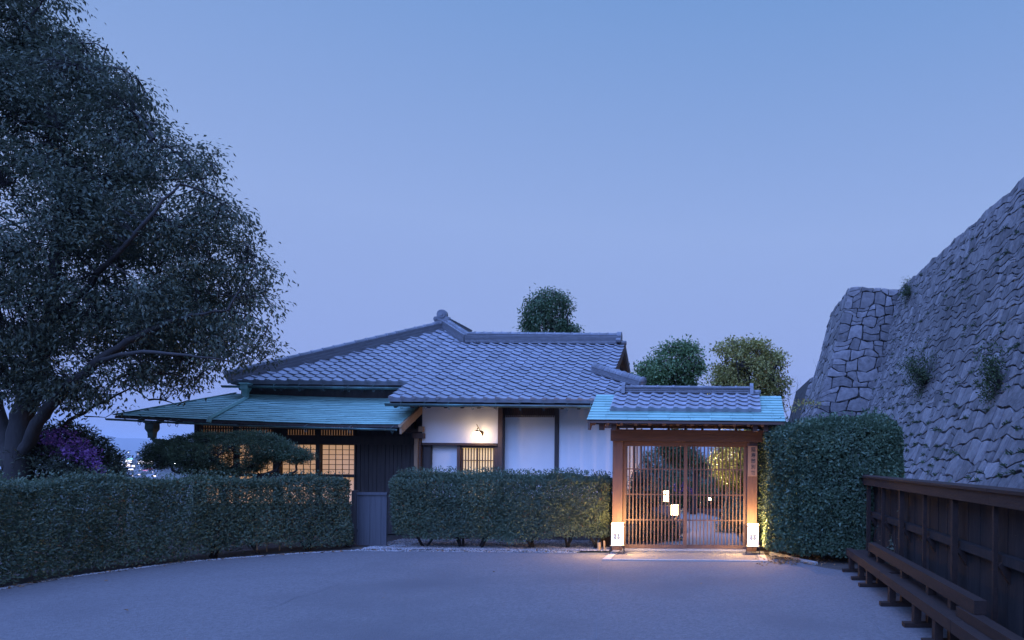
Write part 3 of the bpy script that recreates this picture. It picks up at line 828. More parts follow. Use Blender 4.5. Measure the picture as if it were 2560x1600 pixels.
# short round tile past the end of the ridge
mb = MB(); mb.tube([(VX - 0.2, TE + TR, zf(TR) + 0.045), (VX + 0.03, TE + TR, zf(TR) + 0.045)], 0.055, 12)
mb.build('ridge_end_tile', M['ridge'], roof, True)
# end ornaments
def ornament(parent, c, sc, axis):
    mb = MB()
    def disc(u, v, r, t0, t1, k=16):
        mb.prism([(u + r * math.cos(2*math.pi*j/k), v + r * math.sin(2*math.pi*j/k)) for j in range(k)], axis, t0, t1)
    if axis == 'y':
        u0, v0, t = c[0], c[2], c[1]
    else:
        u0, v0, t = c[1], c[2], c[0]
    prof = [(-0.20, 0), (0.20, 0), (0.215, 0.05), (0.19, 0.10), (0.12, 0.11), (0.13, 0.17), (0.11, 0.235), (0.06, 0.275), (0, 0.285),
            (-0.06, 0.275), (-0.11, 0.235), (-0.13, 0.17), (-0.12, 0.11), (-0.19, 0.10), (-0.215, 0.05)]
    mb.prism([(u0 + a * sc, v0 + b * sc) for a, b in prof], axis, t - 0.03, t + 0.07)
    disc(u0, v0 + 0.165 * sc, 0.098 * sc, t - 0.052, t - 0.031)
    disc(u0, v0 + 0.165 * sc, 0.045 * sc, t - 0.068, t - 0.053)
    for s in (-1, 1): disc(u0 + s * 0.155 * sc, v0 + 0.052 * sc, 0.042 * sc, t - 0.046, t - 0.031, 10)
    return mb.build('ridge_ornament', M['ridge'], parent)
ornament(roof, (XP - 0.02, TE + TP - 0.10, zf(TP) + 0.17), 0.98, 'y')
mb = MB(); mb.box(XP - 0.20, XP + 0.17, TE + TP - 0.13, TE + TP + 0.1, zf(TP) - 0.02, zf(TP) + 0.165); mb.build('ornament_base', M['ridge'], roof)
ornament(roof, (VX - 0.15, TE + TR, zf(TR) + 0.04), 0.95, 'x')

# verge boards and gable wall at the right end
def slope_board(name, x0, x1, ts, h, mat, back=False, off=-0.02):
    mb = MB(); V = []
    for t in ts:
        y = TE + (t if not back else 2 * TR - t); z = zf(t) + off
        V += [(x0, y, z), (x1, y, z), (x1, y, z - h), (x0, y, z - h)]
    F = [(0, 1, 2, 3), tuple(4 * (len(ts) - 1) + q for q in (3, 2, 1, 0))]
    for i in range(len(ts) - 1):
        j = 4 * i
        for q in range(4): F.append((j + q, j + 4 + q, j + 4 + (q + 1) % 4, j + (q + 1) % 4))
    return mb.add(V, F).build(name, mat, house)
slope_board('verge_board', VX - 0.045, VX + 0.004, [1.42, 1.9, 2.4, 2.9, TR], 0.14, M['wood_h'])
slope_board('verge_board', VX - 0.045, VX + 0.004, [0.9, 1.6, 2.4, TR - 0.002], 0.17, M['wood_dark'], back=True)
slope_board('verge_tile', VX - 0.06, VX + 0.012, [0.9, 1.6, 2.4, TR - 0.004], 0.05, M['tile'], back=True, off=0.035)
MB().prism([(TE + 1.25, zf(1.2) - 0.14), (TE + 2 * TR - 0.4, zf(0.5) - 0.1), (TE + TR, zf(TR) - 0.06)], 'x', VX - 0.30, VX - 0.24).build('gable_wall', M['plaster'], house)

# gutters with hangers
def gutter(name, a, b, r, parent):
    mb = MB(); a, b = Vector(a), Vector(b); d = (b - a).normalized(); s = d.cross(Vector((0, 0, 1))).normalized(); V = []
    k = 8
    for p in (a, b):
        for rr in (r, r - 0.006):
            for j in range(k):
                an = math.pi + math.pi * j / (k - 1); V.append(p + s * (rr * math.cos(an)) + Vector((0, 0, rr * math.sin(an))))
    F = []
    for j in range(k - 1):
        F += [(j, 2*k + j, 2*k + j + 1, j + 1), (k + j + 1, 3*k + j + 1, 3*k + j, k + j), (j + 1, k + j + 1, k + j, j), (2*k + j, 3*k + j, 3*k + j + 1, 2*k + j + 1)]
    F += [(0, k, 3*k, 2*k), (k - 1, 3*k - 1, 4*k - 1, 2*k - 1)]
    mb.add(V, F); return mb.build(name, M['gutter'], parent, True)
def hangers(parent, a, b, n, r, mat):
    a, b = Vector(a), Vector(b)
    for i in range(n):
        p = a + (b - a) * ((i + 0.35) / n)
        pts = [p + Vector((0, r * 0.8, 0.05)), p + Vector((0, -r, 0.02)), p + Vector((0, -r * 1.05, -r * 0.4)), p + Vector((0.0, -r * 0.5, -r * 1.9)),
               p + Vector((0.012, -r * 0.2, -r * 2.0)), p + Vector((0.02, 0, -r * 1.3))]
        MB().tube(pts, 0.0045, 5).build('gutter_hanger', mat, parent)
gz = zf(0) - 0.085
g1 = gutter('gutter', (-6.45, TE - 0.05, gz), (-1.75, TE - 0.05, gz - 0.012), 0.05, house)
hangers(g1, (-6.3, TE - 0.05, gz), (-2.2, TE - 0.05, gz - 0.01), 9, 0.052, M['gutter'])
gz5 = zf(T5) - 0.085
g2 = gutter('gutter', (XHL - 0.1, TE + T5 - 0.06, gz5), (-6.55, TE + T5 - 0.06, gz5 - 0.01), 0.048, house)
hangers(g2, (XHL + 0.3, TE + T5 - 0.06, gz5), (-6.8, TE + T5 - 0.06, gz5 - 0.01), 6, 0.05, M['gutter'])

# ---- front wall of the right block
YW = 14.0
wx = lambda px: WX(px, YW)
wz = lambda py, px=1200: WZ(px, py, YW)
XL, XR = wx(1058), wx(1533)
box('wall', XL, XR - 0.002, YW + 0.10, YW + 0.22, 0.80, 3.05, M['plaster'], house)                    # recessed plaster plane
box('wall', XL - 0.0, wx(1246), YW - 0.06, YW + 0.098, wz(1108), 2.95, M['plaster'], house)          # proud panel over the door
box('wall', wx(1397), XR, YW + 0.0, YW + 0.098, 0.80, 3.0, M['plaster'], house)                      # right panel
box('wall', XR - 0.14, XR - 0.004, YW + 0.225, 19.3, 0.80, 3.1, M['plaster'], house)                  # side wall towards the garden
for yy in (15.9, 17.4, 18.9): box('post', XR - 0.003, XR + 0.02, yy, yy + 0.12, 0.3, 3.0, M['wood_dark'], house)
box('foundation', XL - 0.5, XR - 0.01, YW + 0.03, YW + 0.3, 0.0, 0.797, M['wood_dark'], house)
box('foundation', XR - 0.16, XR - 0.012, YW + 0.305, 19.3, 0.0, 0.795, M['wood_dark'], house)
# timbers
box('post', wx(1247), wx(1258), YW - 0.07, YW + 0.12, 0.0, 2.9, M['wood'], house)
box('post', wx(1387), wx(1397) - 0.003, YW - 0.04, YW + 0.12, 0.0, 2.9, M['wood_dark'], house)
box('rail', XL, wx(1246.5), YW - 0.075, YW + 0.096, wz(1114), wz(1108) - 0.002, M['wood_h'], house)
box('post', XL + 0.005, wx(1076), YW + 0.0, YW + 0.097, 0.0, wz(1114) - 0.002, M['wood_dark'], house)
box('post', wx(1143), wx(1151), YW - 0.02, YW + 0.096, 0.0, wz(1114) - 0.003, M['wood'], house)
box('post', wx(1236.5), wx(1246.5), YW - 0.025, YW + 0.096, 0.0, wz(1114) - 0.003, M['wood'], house)
# posts beside the dark wing
box('post', WX(1035, 13.86), WX(1044, 13.86), 13.86, 13.98, 0.0, WZ(1040, 1096, 13.86), M['wood_pale'], house)
box('post', WX(1046, 13.9), WX(1051, 13.9), 13.90, 13.99, 0.0, WZ(1040, 1096, 13.9), M['wood'], house)
box('lintel', WX(1031, 13.84), WX(1057.5, 13.84), 13.84, 13.995, WZ(1040, 1096, 13.84) + 0.002, WZ(1040, 1083, 13.84), M['wood'], house)
box('lintel', WX(1010, 13.9), WX(1046, 13.9), 13.90, 13.99, WZ(1030, 1081, 13.9), WZ(1030, 1072, 13.9), M['wood_h'], house)
box('lintel_end', WX(1045, 13.8), WX(1055, 13.8), 13.80, 13.899, WZ(1050, 1079, 13.8), WZ(1050, 1066, 13.8), M['wood_pale'], house)
# lattice door, lit from inside
door = box('door', wx(1152), wx(1236), YW + 0.078, YW + 0.095, 0.1, wz(1120), M['door_light'], house)
box('door_head', wx(1151.2), wx(1236.3), YW + 0.01, YW + 0.094, wz(1120), wz(1114) - 0.003, M['wood'], door)
for i, px in enumerate(np.linspace(1156, 1233, 12)):
    pbox('slat', px - 1.0, px + 1.0, 1120.5, 1290, YW + 0.050, 0.025, M['wood'], door)
for py in (1151, 1183, 1188): pbox('door_rail', 1152, 1236, py - 1, py + 1, YW + 0.046, 0.003, M['wood'], door)
pbox('door_stile', 1151.3, 1155, 1120.5, 1300, YW + 0.03, 0.04, M['wood'], door)
pbox('door_stile', 1191, 1193.4, 1120.5, 1300, YW + 0.03, 0.04, M['wood'], door)
# slatted vent over the second panel
vent = pbox('vent', 1260, 1386, 1016, 1038, YW + 0.065, 0.03, M['wood_dark'], house)
for i, px in enumerate(np.linspace(1262, 1384, 27)):
    pbox('slat', px - 1.2, px + 1.2, 1014, 1043, YW + 0.035, 0.028, M['wood'], vent)
# rafter tips under the eave
for i, x in enumerate(np.arange(-6.34, -1.9, 0.325)):
    t1 = 1.0
    MB().bar((x, TE + 0.10, zf(0.06) - 0.145), (x, TE + t1, zf(t1) - 0.145), 0.06, 0.075).build('rafter', M['wood'], house)
box('eave_board', -6.38, -1.68, TE + 0.02, TE + 0.05, zf(0) - 0.115, zf(0) - 0.01, M['wood_dark'], house)
mb = MB(); plane_strip(mb, [(0.06, -6.36, -1.7), (0.95, -6.36, -1.9)], -0.09); mb.build('soffit', M['wood_h'], house)
# copper downpipe on the corner by the gate
MB().tube([(XR + 0.02, YW - 0.03, 0.1), (XR + 0.02, YW - 0.03, 2.70)], 0.026, 8).build('downpipe', M['gutter'], house, True)

# ---- left wing with green copper eaves
CE, CT = 13.1, 14.3; zce, zct = 2.245, 2.85; CS = (zct - zce) / (CT - CE)
def clift(x): return 0.13 * max(0.0, (-7.2 - x) / 4.4) ** 1.4
def zc(x, y): return zce + CS * (y - CE) + clift(x)
CXR = -6.14; CXL = -11.62
def cxl(y): return CXL + (y - CE) * (10.14 - 11.62) / (CT - CE) * -1
mb = MB(); V = []; NX = 16
for y in (CE, CT):
    for off in (-0.012, -0.055):
        for i in range(NX):
            x = cxl(y) + (CXR - cxl(y)) * i / (NX - 1); V.append((x, y, zc(x, y) + off))
F = []
for i in range(NX - 1):
    F += [(i, i+1, 2*NX+i+1, 2*NX+i), (NX+i+1, NX+i, 3*NX+i, 3*NX+i+1), (NX+i, NX+i+1, i+1, i)]
F += [(0, 2*NX, 3*NX, NX), (NX-1, 2*NX-1, 4*NX-1, 3*NX-1)]
croof = mb.add(V, F).build('copper_roof', M['wood_dark'], house)
ub = MB().box(0, 1, 0, 1, 0, 1).mesh('copper_sheet'); ub.materials.append(M['copper'])
items = []; NR = 15; rl = (CT - CE) / NR
for r in range(NR):
    y0 = CE - 0.015 + r * rl; x = cxl(y0) - 0.01
    first = True
    while x < CXR - 0.02:
        wdt = random.uniform(0.10, 0.3) if first else 0.30 + random.gauss(0, 0.004); first = False
        x1 = min(x + wdt, CXR)
        z0 = zc((x + x1) / 2, y0); th = math.atan(CS) - 0.12
        ax = math.atan2(clift(x1) - clift(x), x1 - x)
        Mx = Matrix.Translation((x, y0, z0 + 0.012 + random.gauss(0, 0.0016) + (clift(x) - clift((x+x1)/2)))) @ Matrix.Rotation(-ax, 4, 'Y') @ Matrix.Rotation(th, 4, 'X') @ Matrix.Diagonal((x1 - x - 0.003, rl * 1.20, 0.008, 1))
        items.append((ub, Mx)); x = x1
pieces('copper_sheet', items, M['copper'], croof, 300)
# hip edging of the copper roof
MB().bar((CXL - 0.02, CE - 0.02, zc(CXL, CE) + 0.012), (cxl(CT), CT, zc(cxl(CT), CT) + 0.02), 0.07, 0.02).build('hip_cap', M['copper'], croof)
# far side of the little hip, falling away to the left
MB().add([(CXL, CE, zc(CXL, CE) - 0.012), (cxl(CT), CT, zct + clift(cxl(CT)) - 0.012), (cxl(CT), 20.0, zct - 0.01), (CXL, 20.6, zce)], [(0, 1, 2, 3)]).build('copper_slope', M['copper'], croof)
# verge board at its right end, with a round boss
vb = MB(); V = []
for y in (CE - 0.04, CE + 0.45, 14.0):
    z = zc(CXR, y) + 0.01
    V += [(CXR + 0.005, y, z), (CXR + 0.045, y, z), (CXR + 0.045, y, z - 0.17), (CXR + 0.005, y, z - 0.17)]
F = [(0,1,2,3), (11,10,9,8)] + [(4*i+q, 4*i+4+q, 4*i+4+(q+1)%4, 4*i+(q+1)%4) for i in range(2) for q in range(4)]
vb = vb.add(V, F).build('verge_board', M['wood_pale'], house)
MB().tube([(CXR + 0.025, CE - 0.07, zc(CXR, CE) - 0.02), (CXR + 0.025, CE - 0.035, zc(CXR, CE) - 0.02)], 0.034, 14).build('boss', M['bamboo'], vb)
# gutter, hopper and pipes
gl = gutter('gutter', (CXL - 0.10, CE - 0.06, zce + clift(CXL) - 0.06), (-9.2, CE - 0.06, zce + clift(-9.2) - 0.075), 0.042, house)
gr = gutter('gutter', (-9.2, CE - 0.06, zce + clift(-9.2) - 0.075), (CXR - 0.05, CE - 0.06, zce - 0.085), 0.042, house)
for px in (357, 431, 450, 985, 770, 880):
    x = WX(px, CE); p = Vector((x, CE - 0.06, zce + clift(x) - 0.07))
    MB().tube([p + Vector((0, 0.03, 0.05)), p + Vector((-0.018, -0.045, 0)), p + Vector((-0.015, -0.03, -0.085)), p + Vector((0.005, -0.02, -0.10)), p + Vector((0.02, -0.02, -0.06))], 0.005, 5).build('gutter_hanger', M['gutter'], gr)
def hopper(x, y, z, s):
    mb = MB(); prof = [(0.10, 0.0), (0.105, -0.03), (0.082, -0.04), (0.085, -0.15), (0.055, -0.22), (0.05, -0.30), (0.052, -0.33)]
    b = len(mb.v)
    for r, dz in prof:
        for i, j in ((-1,-1),(1,-1),(1,1),(-1,1)): mb.v.append((x + i*r*s, y + j*r*s, z + dz*s))
    for q in range(len(prof) - 1):
        for k in range(4): mb.f.append((4*q+k, 4*q+(k+1)%4, 4*q+4+(k+1)%4, 4*q+4+k))
    return mb
hx, hy, hz = WX(380, CE - 0.06), CE - 0.06, WZ(380, 1054, CE - 0.06)
hopper(hx, hy, hz, 0.95).build('rain_hopper', M['gutter'], house)
MB().tube([(hx, hy, hz - 0.28), (hx + 0.02, hy + 0.03, hz - 0.36), (hx + 0.25, hy + 0.6, hz - 0.42), (hx + 0.36, hy + 0.85, hz - 0.55), (hx + 0.36, hy + 0.85, 0.1)], 0.045, 8).build('downpipe', M['gutter'], house, True)
ux, uy = WX(611, 14.0), 14.02; uz = WZ(611, 957, 14.0)
hopper(ux, uy, uz, 0.85).build('rain_hopper', M['copper'], house)
MB().tube([(ux, uy, uz - 0.26), (ux + 0.01, uy + 0.03, zc(ux, 14.05) + 0.06), (ux, 13.95, zc(ux, 13.95) + 0.045), (ux - 0.02, CE - 0.03, zc(ux, CE) + 0.045), (ux - 0.02, CE - 0.06, zc(ux, CE) - 0.05)],
          [0.042, 0.042, 0.04, 0.04, 0.04], 4).build('downpipe', M['copper'], house)
# wall between the copper roof and the upper eave
box('upper_wall', -10.05, CXR - 0.2, CT + 0.01, CT + 0.12, 2.3, zf(T5) + 0.12, M['wood_dark'], house)
for x in np.arange(-9.95, -6.5, 0.42):
    MB().bar((x, TE + T5 + 0.06, zf(T5) - 0.14), (x, CT + 0.02, zf(CT - TE) - 0.14), 0.06, 0.07).build('rafter', M['wood_dark'], house)
# front of the wing: dark boards, posts, shoji windows
YL = 14.2
lx = lambda px: WX(px, YL)
def lz(py, px=750): return WZ(px, py, YL)
box('dark_wall', lx(486), lx(1056), YL + 0.12, YL + 0.22, 0.0, 2.62, M['wood_dark'], house)
n_b = 14
for i in range(n_b):                                  # upright boards to the right of the windows
    a = lx(889 + (1034 - 889) * i / n_b); b = lx(889 + (1034 - 889) * (i + 1) / n_b)
    box('board', a, b - 0.006, YL + 0.03 + 0.006 * (i % 2), YL + 0.118, 0.02, 2.4, M['wood_dark'], house)
box('lintel', lx(486), lx(1034), YL - 0.02, YL + 0.028, lz(1110), lz(1088), M['wood_dark'], house)
box('sill', lx(486), lx(889), YL - 0.04, YL + 0.06, lz(1191), lz(1186), M['wood_dark'], house)
for a, b in ((486, 500), (584, 592), (683, 700), (790, 800), (886, 889.5)):
    box('post', lx(a), lx(b), YL - 0.015, YL + 0.117, 0.05, 2.55, M['wood_dark'], house)
pane_cache = {}
for a, b in ((501, 583), (593, 682), (701, 789), (801, 885.5)):
    wn = box('window', lx(a), lx(b), YL + 0.085, YL + 0.10, lz(1262), lz(1110), M['wood_dark'], house)
    nc = 5; top, bot = lz(1111), lz(1185.5)
    xs = np.linspace(lx(a), lx(b), nc + 1); zs = np.linspace(bot, top, 7)
    zs = np.concatenate([[lz(1260), lz(1226)], [lz(1192)], zs]) if True else zs
    for i in range(nc):
        for j in range(len(zs) - 1):
            if abs(zs[j] - lz(1192)) < 1e-6: continue
            w_, h_ = xs[i+1] - xs[i] - 0.012, zs[j+1] - zs[j] - 0.012
            key = (round(w_, 3), round(h_, 3))
            if key not in pane_cache:
                pane_cache[key] = MB().box(-w_/2, w_/2, 0, 0.006, -h_/2, h_/2).mesh('pane')
            o = link('pane', pane_cache[key], M['shoji'], wn); o.location = ((xs[i] + xs[i+1]) / 2, YL + 0.072, (zs[j] + zs[j+1]) / 2)
    mb = MB()
    for x in xs[1:-1]: mb.box(x - 0.005, x + 0.005, YL + 0.060, YL + 0.071, lz(1262), lz(1110))
    mb.build('muntin', M['wood_dark'], wn)
    mb = MB()
    for z in zs: mb.box(lx(a), lx(b), YL + 0.0605, YL + 0.0705, z - 0.0045, z + 0.0045)
    mb.build('glazing_bar', M['wood_dark'], wn)
# lit vent of short slats under the copper eave
vb2 = box('vent', lx(503), lx(884), YL + 0.03, YL + 0.05, lz(1087), lz(1066), M['vent_light'], house)
for px in np.arange(506, 884, 6.4):
    if 692 < px < 716: continue
    box('slat', lx(px - 1.4), lx(px + 1.4), YL - 0.012, YL + 0.020, lz(1087), lz(1060), M['wood_dark'], vb2)
box('beam', lx(692), lx(716), YL - 0.014, YL + 0.025, lz(1088), lz(1060), M['wood_dark'], vb2)
box('rail', lx(500), lx(889), YL - 0.016, YL + 0.024, lz(1074), lz(1071), M['wood_dark'], house)
for x in np.arange(-11.2, -6.3, 0.36):
    ye = min(YL, CE + (x - CXL) * 1.2 / 1.48 - 0.12)
    if ye < CE + 0.2: continue
    MB().bar((x, CE + 0.06, zc(x, CE) - 0.09), (x, ye, zc(x, ye) - 0.09), 0.05, 0.06).build('rafter', M['wood_dark'], house)
# body of the house behind the fronts, so that it is whole from the side
box('side_wall', lx(486), lx(486) + 0.1, YL + 0.225, 19.6, 0.0, 2.5, M['wood_dark'], house)
box('back_wall', lx(486) + 0.11, XR - 0.2, 19.3, 19.4, 0.0, 2.7, M['plaster'], house)
rebase(house)

# wall lamp over the door
lamp = empty('wall_lamp', tuple(W(1202, 1083, YW - 0.065))); tag(lamp, 'white globe lamp on a curved bronze arm, lit, on the plaster above the lattice door', 'wall lamp')
lp = Vector(lamp.location)
gc = W(1192.5, 1088, YW - 0.31)
MB().tube([lp + Vector((0, 0.004, 0)), lp + Vector((0, -0.02, 0))], 0.055, 16).build('back_plate', M['brass'], lamp, True)
at = gc + Vector((0.005, 0, 0.085))
MB().tube([lp + Vector((0, -0.02, 0.0)), lp + Vector((-0.005, -0.08, 0.08)), lp + Vector((-0.02, -0.18, 0.17)), at + Vector((0.01, 0.02, 0.075)), at + Vector((0, 0, 0.04)), at], 0.008, 7).build('arm', M['brass'], lamp, True)
MB().lathe(tuple(gc), [(0.012, 0.108), (0.03, 0.098), (0.052, 0.070), (0.050, 0.064), (0.0, 0.064)], 16).build('cap', M['brass'], lamp, True)
me = MB().lathe(tuple(gc), [(0.0, 0.078)] + [(0.078 * math.sin(a), 0.078 * math.cos(a)) for a in np.linspace(0.15, math.pi - 0.1, 12)] + [(0.0, -0.078)], 20)
me.build('globe', M['globe'], lamp, True)
rebase(lamp)

# ================================================================== THE GATE
YG = 12.0
gate = empty('roofed_gate', (-0.6, YG, 0)); tag(gate, 'roofed timber gate with lattice sliding doors, tiled ridge and green copper eaves', 'gate')
GE, GR_, ze, zr = 11.2, 12.05, 2.258, 2.745; GS = (zr - ze) / (GR_ - GE)
gxl, gxr = -2.19, 1.07
def zg(y): return ze + GS * (y - GE)
# boarded roof deck
mb = MB(); prof = [(GE, ze - 0.012), (GR_, zr - 0.012), (2 * GR_ - GE, ze - 0.012), (2 * GR_ - GE, ze - 0.05), (GR_, zr - 0.05), (GE, ze - 0.05)]
mb.prism(prof, 'x', gxl + 0.01, gxr - 0.01); groof = mb.build('roof', M['wood_h'], gate)
items = []; rl = 0.0868
for r in range(10):
    y0 = GE - 0.012 + r * rl
    x = gxl - random.uniform(0, 0.0); first = True
    while x < gxr - 0.01:
        wd = random.uniform(0.12, 0.34) if first else 0.345; first = False
        x1 = min(x + wd, gxr)
        if gxr - x1 < 0.06: x1 = gxr
        if y0 > 11.52 and x > -1.80 and x1 < 0.68: x = x1; continue
        Mx = Matrix.Translation((x, y0, zg(y0) + 0.012 + random.gauss(0, 0.001))) @ Matrix.Rotation(math.atan(GS) - 0.12, 4, 'X') @ Matrix.Diagonal((x1 - x - 0.003, rl * 1.2, 0.008, 1))
        items.append((ub, Mx)); x = x1
pieces('copper_sheet', items, M['copper'], groof, 300)
MB().add([(gxl, GR_ + 0.001, zr), (gxr, GR_ + 0.001, zr), (gxr, 2*GR_ - GE, ze), (gxl, 2*GR_ - GE, ze)], [(0, 1, 2, 3)]).build('copper_slope', M['copper'], groof)
# tiles
gp = 0.2092; gd = 0.137; th = math.atan(GS)
gt0 = tile_mesh('gate_tile', gp, gd / math.cos(th) * 1.25, A=0.036); gtE = tile_mesh('gate_eave_tile', gp, gd / math.cos(th) * 1.25, A=0.036, eave=True)
x00 = -1.835
for r in range(5):
    y = 11.45 + r * gd
    for k in range(12):
        Mx = frame((x00 + k * gp, y + random.gauss(0, 0.002), zg(y) + 0.042), (1, 0, 0), (0, math.cos(th), math.sin(th)), (0, -math.sin(th), math.cos(th))) @ Matrix.Rotation(random.gauss(0, 0.006), 4, 'Z')
        o = link('eave_tile' if r == 0 else 'tile', gtE if r == 0 else gt0, M['tile'], groof); o.matrix_local = Mx
# side edges of the tile field
for x in (x00 - 0.012, x00 + 12 * gp - 0.004):
    MB().bar((x, 11.46, zg(11.46) + 0.035), (x, 12.0, zg(12.0) + 0.035), 0.02, 0.05).build('tile_edge', M['tile'], groof)
# ridge
zr2 = zr + 0.045
ridge(groof, (WX(1562, GR_), GR_, zr2), (WX(1874, GR_), GR_, zr2), 3, 0.20, 0.030, 0.050, 0.26)
MB().box(WX(1561, GR_), WX(1875, GR_), GR_ - 0.115, GR_ + 0.115, zr2 + 0.088, zr2 + 0.102).build('ridge_course', M['ridge'], groof)
for px in (1559, 1877):
    x = WX(px, GR_)
    mb = MB(); mb.prism([(GR_ - 0.15, zr2 - 0.02), (GR_ + 0.15, zr2 - 0.02), (GR_ + 0.12, zr2 + 0.13), (GR_ + 0.05, zr2 + 0.185), (GR_ - 0.05, zr2 + 0.185), (GR_ - 0.12, zr2 + 0.13)], 'x', x - 0.03, x + 0.03)
    mb.build('ridge_ornament', M['ridge'], groof)
for a, b in ((1534, 1556), (1880, 1900)):
    MB().tube([(WX(a, GR_), GR_ - 0.02, zr2 + 0.03), (WX(b, GR_), GR_ - 0.02, zr2 + 0.03)], 0.042, 12).build('ridge_end_tile', M['ridge'], groof, True)
# rafters, purlins, brackets
for x in np.arange(gxl + 0.10, gxr, 0.232):
    MB().bar((x, GE + 0.03, zg(GE + 0.03) - 0.078), (x, GR_ - 0.02, zg(GR_ - 0.02) - 0.078), 0.05, 0.055).build('rafter', M['wood_h'], gate)
box('purlin', gxl + 0.06, gxr - 0.06, 11.42, 11.50, zg(11.45) - 0.20, zg(11.45) - 0.108, M['wood_h'], gate)
box('purlin', gxl + 0.06, gxr - 0.06, 12.60, 12.68, zg(11.45) - 0.20, zg(11.45) - 0.108, M['wood_h'], gate)
box('ridge_beam', gxl + 0.05, gxr - 0.05, GR_ - 0.05, GR_ + 0.05, zr - 0.20, zr - 0.108, M['wood_h'], gate)
for x in (gxl + 0.02, gxr - 0.06):
    V = [(x, GE - 0.005, ze - 0.02), (x, GE - 0.005, ze - 0.16), (x, GE + 0.05, ze - 0.165), (x, GR_, zr - 0.17), (x, GR_, zr - 0.052)]
    MB().prism([(v[1], v[2]) for v in V], 'x', x, x + 0.035).build('verge_board', M['wood_h'], gate)
P0, P1, P2, P3 = WX(1532, YG), WX(1557, YG), WX(1868.5, YG), WX(1893.5, YG)
for x in (P0 - 0.13, P1 - 0.10, P2 + 0.06, P3 + 0.06):
    MB().prism([(11.32, 2.30), (11.34, 2.10), (11.40, 2.10), (11.46, 2.20), (11.96, 2.20), (11.96, 2.30)], 'x', x, x + 0.08).build('bracket', M['wood_h'], gate)
zb0, zb1 = WZ(1720, 1104, YG), WZ(1720, 1075, YG)
box('beam', WX(1526, 11.93), WX(1914, 11.93), 11.93, 12.17, zb0, zb1, M['wood_h'], gate)
box('plate', WX(1532, 11.98), WX(1905, 11.98), 11.98, 12.12, zg(GR_) - 0.38, zg(GR_) - 0.32, M['wood_h'], gate)
for x in np.linspace(P0 + 0.08, P3 - 0.08, 9): box('strut', x - 0.02, x + 0.02, 12.0, 12.1, zb1 + 0.002, zr - 0.21, M['wood_h'], gate)
for a, b in ((P0, P1), (P2, P3)):
    box('post', a, b, YG, YG + 0.17, 0.02, zb0 - 0.002, M['wood'], gate)
    box('rear_post', a + 0.03, b - 0.03, 12.62, 12.74, 0.0, 2.15, M['wood'], gate)
box('lintel', P1 + 0.002, P2 - 0.002, YG + 0.03, YG + 0.15, WZ(1720, 1112, YG), zb0 - 0.003, M['wood_h'], gate)
box('sill', P1 - 0.05, P2 + 0.05, YG + 0.018, YG + 0.17, 0.0, 0.045, M['kerb'], gate)
# two sliding leaves of upright slats
YD = YG + 0.07
def leaf(a, b, yd, npx, st):
    z0, z1 = 0.05, WZ(1715, 1112, YD) - 0.002
    fr = MB()
    xa, xb = WX(a, yd), WX(b, yd); w = 0.062
    fr.box(xa, xa + w * st[0], yd, yd + 0.035, z0, z1); fr.box(xb - w * st[1], xb, yd, yd + 0.035, z0, z1)
    fr.box(xa + w * st[0], xb - w * st[1], yd + 0.001, yd + 0.034, z0, WZ(1715, 1362, yd)); fr.box(xa + w * st[0], xb - w * st[1], yd + 0.001, yd + 0.034, z1 - 0.03, z1)
    lf = fr.build('door_leaf', M['wood'], gate)
    za, zb = WZ(1715, 1361.5, yd), z1 - 0.032
    sm = MB().box(-0.0105, 0.0105, 0, 0.022, za, zb).mesh('slat'); 
    for px in npx:
        o = link('slat', sm, M['wood'], lf); o.location = (WX(px, yd), yd + 0.004, 0)
    for py in (1173.5, 1237.0, 1300.5):
        z = WZ(1715, py, yd); box('cross_rail', xa + w * st[0], xb - w * st[1], yd + 0.010, yd + 0.030, z - 0.010, z + 0.010, M['wood'], lf)
    return lf
leaf(1558, 1718.5, YD, [1574.2 + 9.03 * i for i in range(15)], (0.95, 1.0))
leaf(1709, 1868, YD + 0.042, [1724.5 + 9.07 * i for i in range(15)], (0.9, 1.05))
rebase(gate)
# name board on the right post, brush characters set on it
sb = empty('name_board', tuple(W(1881, 1191, 11.995))); tag(sb, 'wooden name board with five black brush characters on the right gate post', 'sign')
bx0, bx1 = WX(1870, 11.97), WX(1893, 11.97); bz0, bz1 = WZ(1881, 1191, 11.97), WZ(1881, 1115, 11.97)
box('board', bx0, bx1, 11.972, 11.997, bz0, bz1, M['signwood'], sb)
for ch, py in zip('延寿閣別館', (1124, 1138.2, 1152.6, 1167.2, 1181.8)):
    cu = bpy.data.curves.new('character', 'FONT'); cu.body = ch; cu.size = 0.082; cu.align_x = 'CENTER'; cu.align_y = 'CENTER'; cu.extrude = 0.0012; cu.offset = 0.0012
    to = bpy.data.objects.new('character_source', cu); COL.objects.link(to); bpy.context.view_layer.update()
    me = bpy.data.meshes.new_from_object(to); bpy.data.objects.remove(to, do_unlink=True)
    cs = np.array([v.co for v in me.vertices]); mid = (cs.max(0) + cs.min(0)) / 2
    me.transform(Matrix.Rotation(math.radians(90), 4, 'X') @ Matrix.Translation((-mid[0], -mid[1], 0)))
    me.materials.clear()
    o = link('character', me, M['ink'], sb); o.location = (WX(1883, 11.97), 11.9705, WZ(1883, py, 11.97))
rebase(sb)

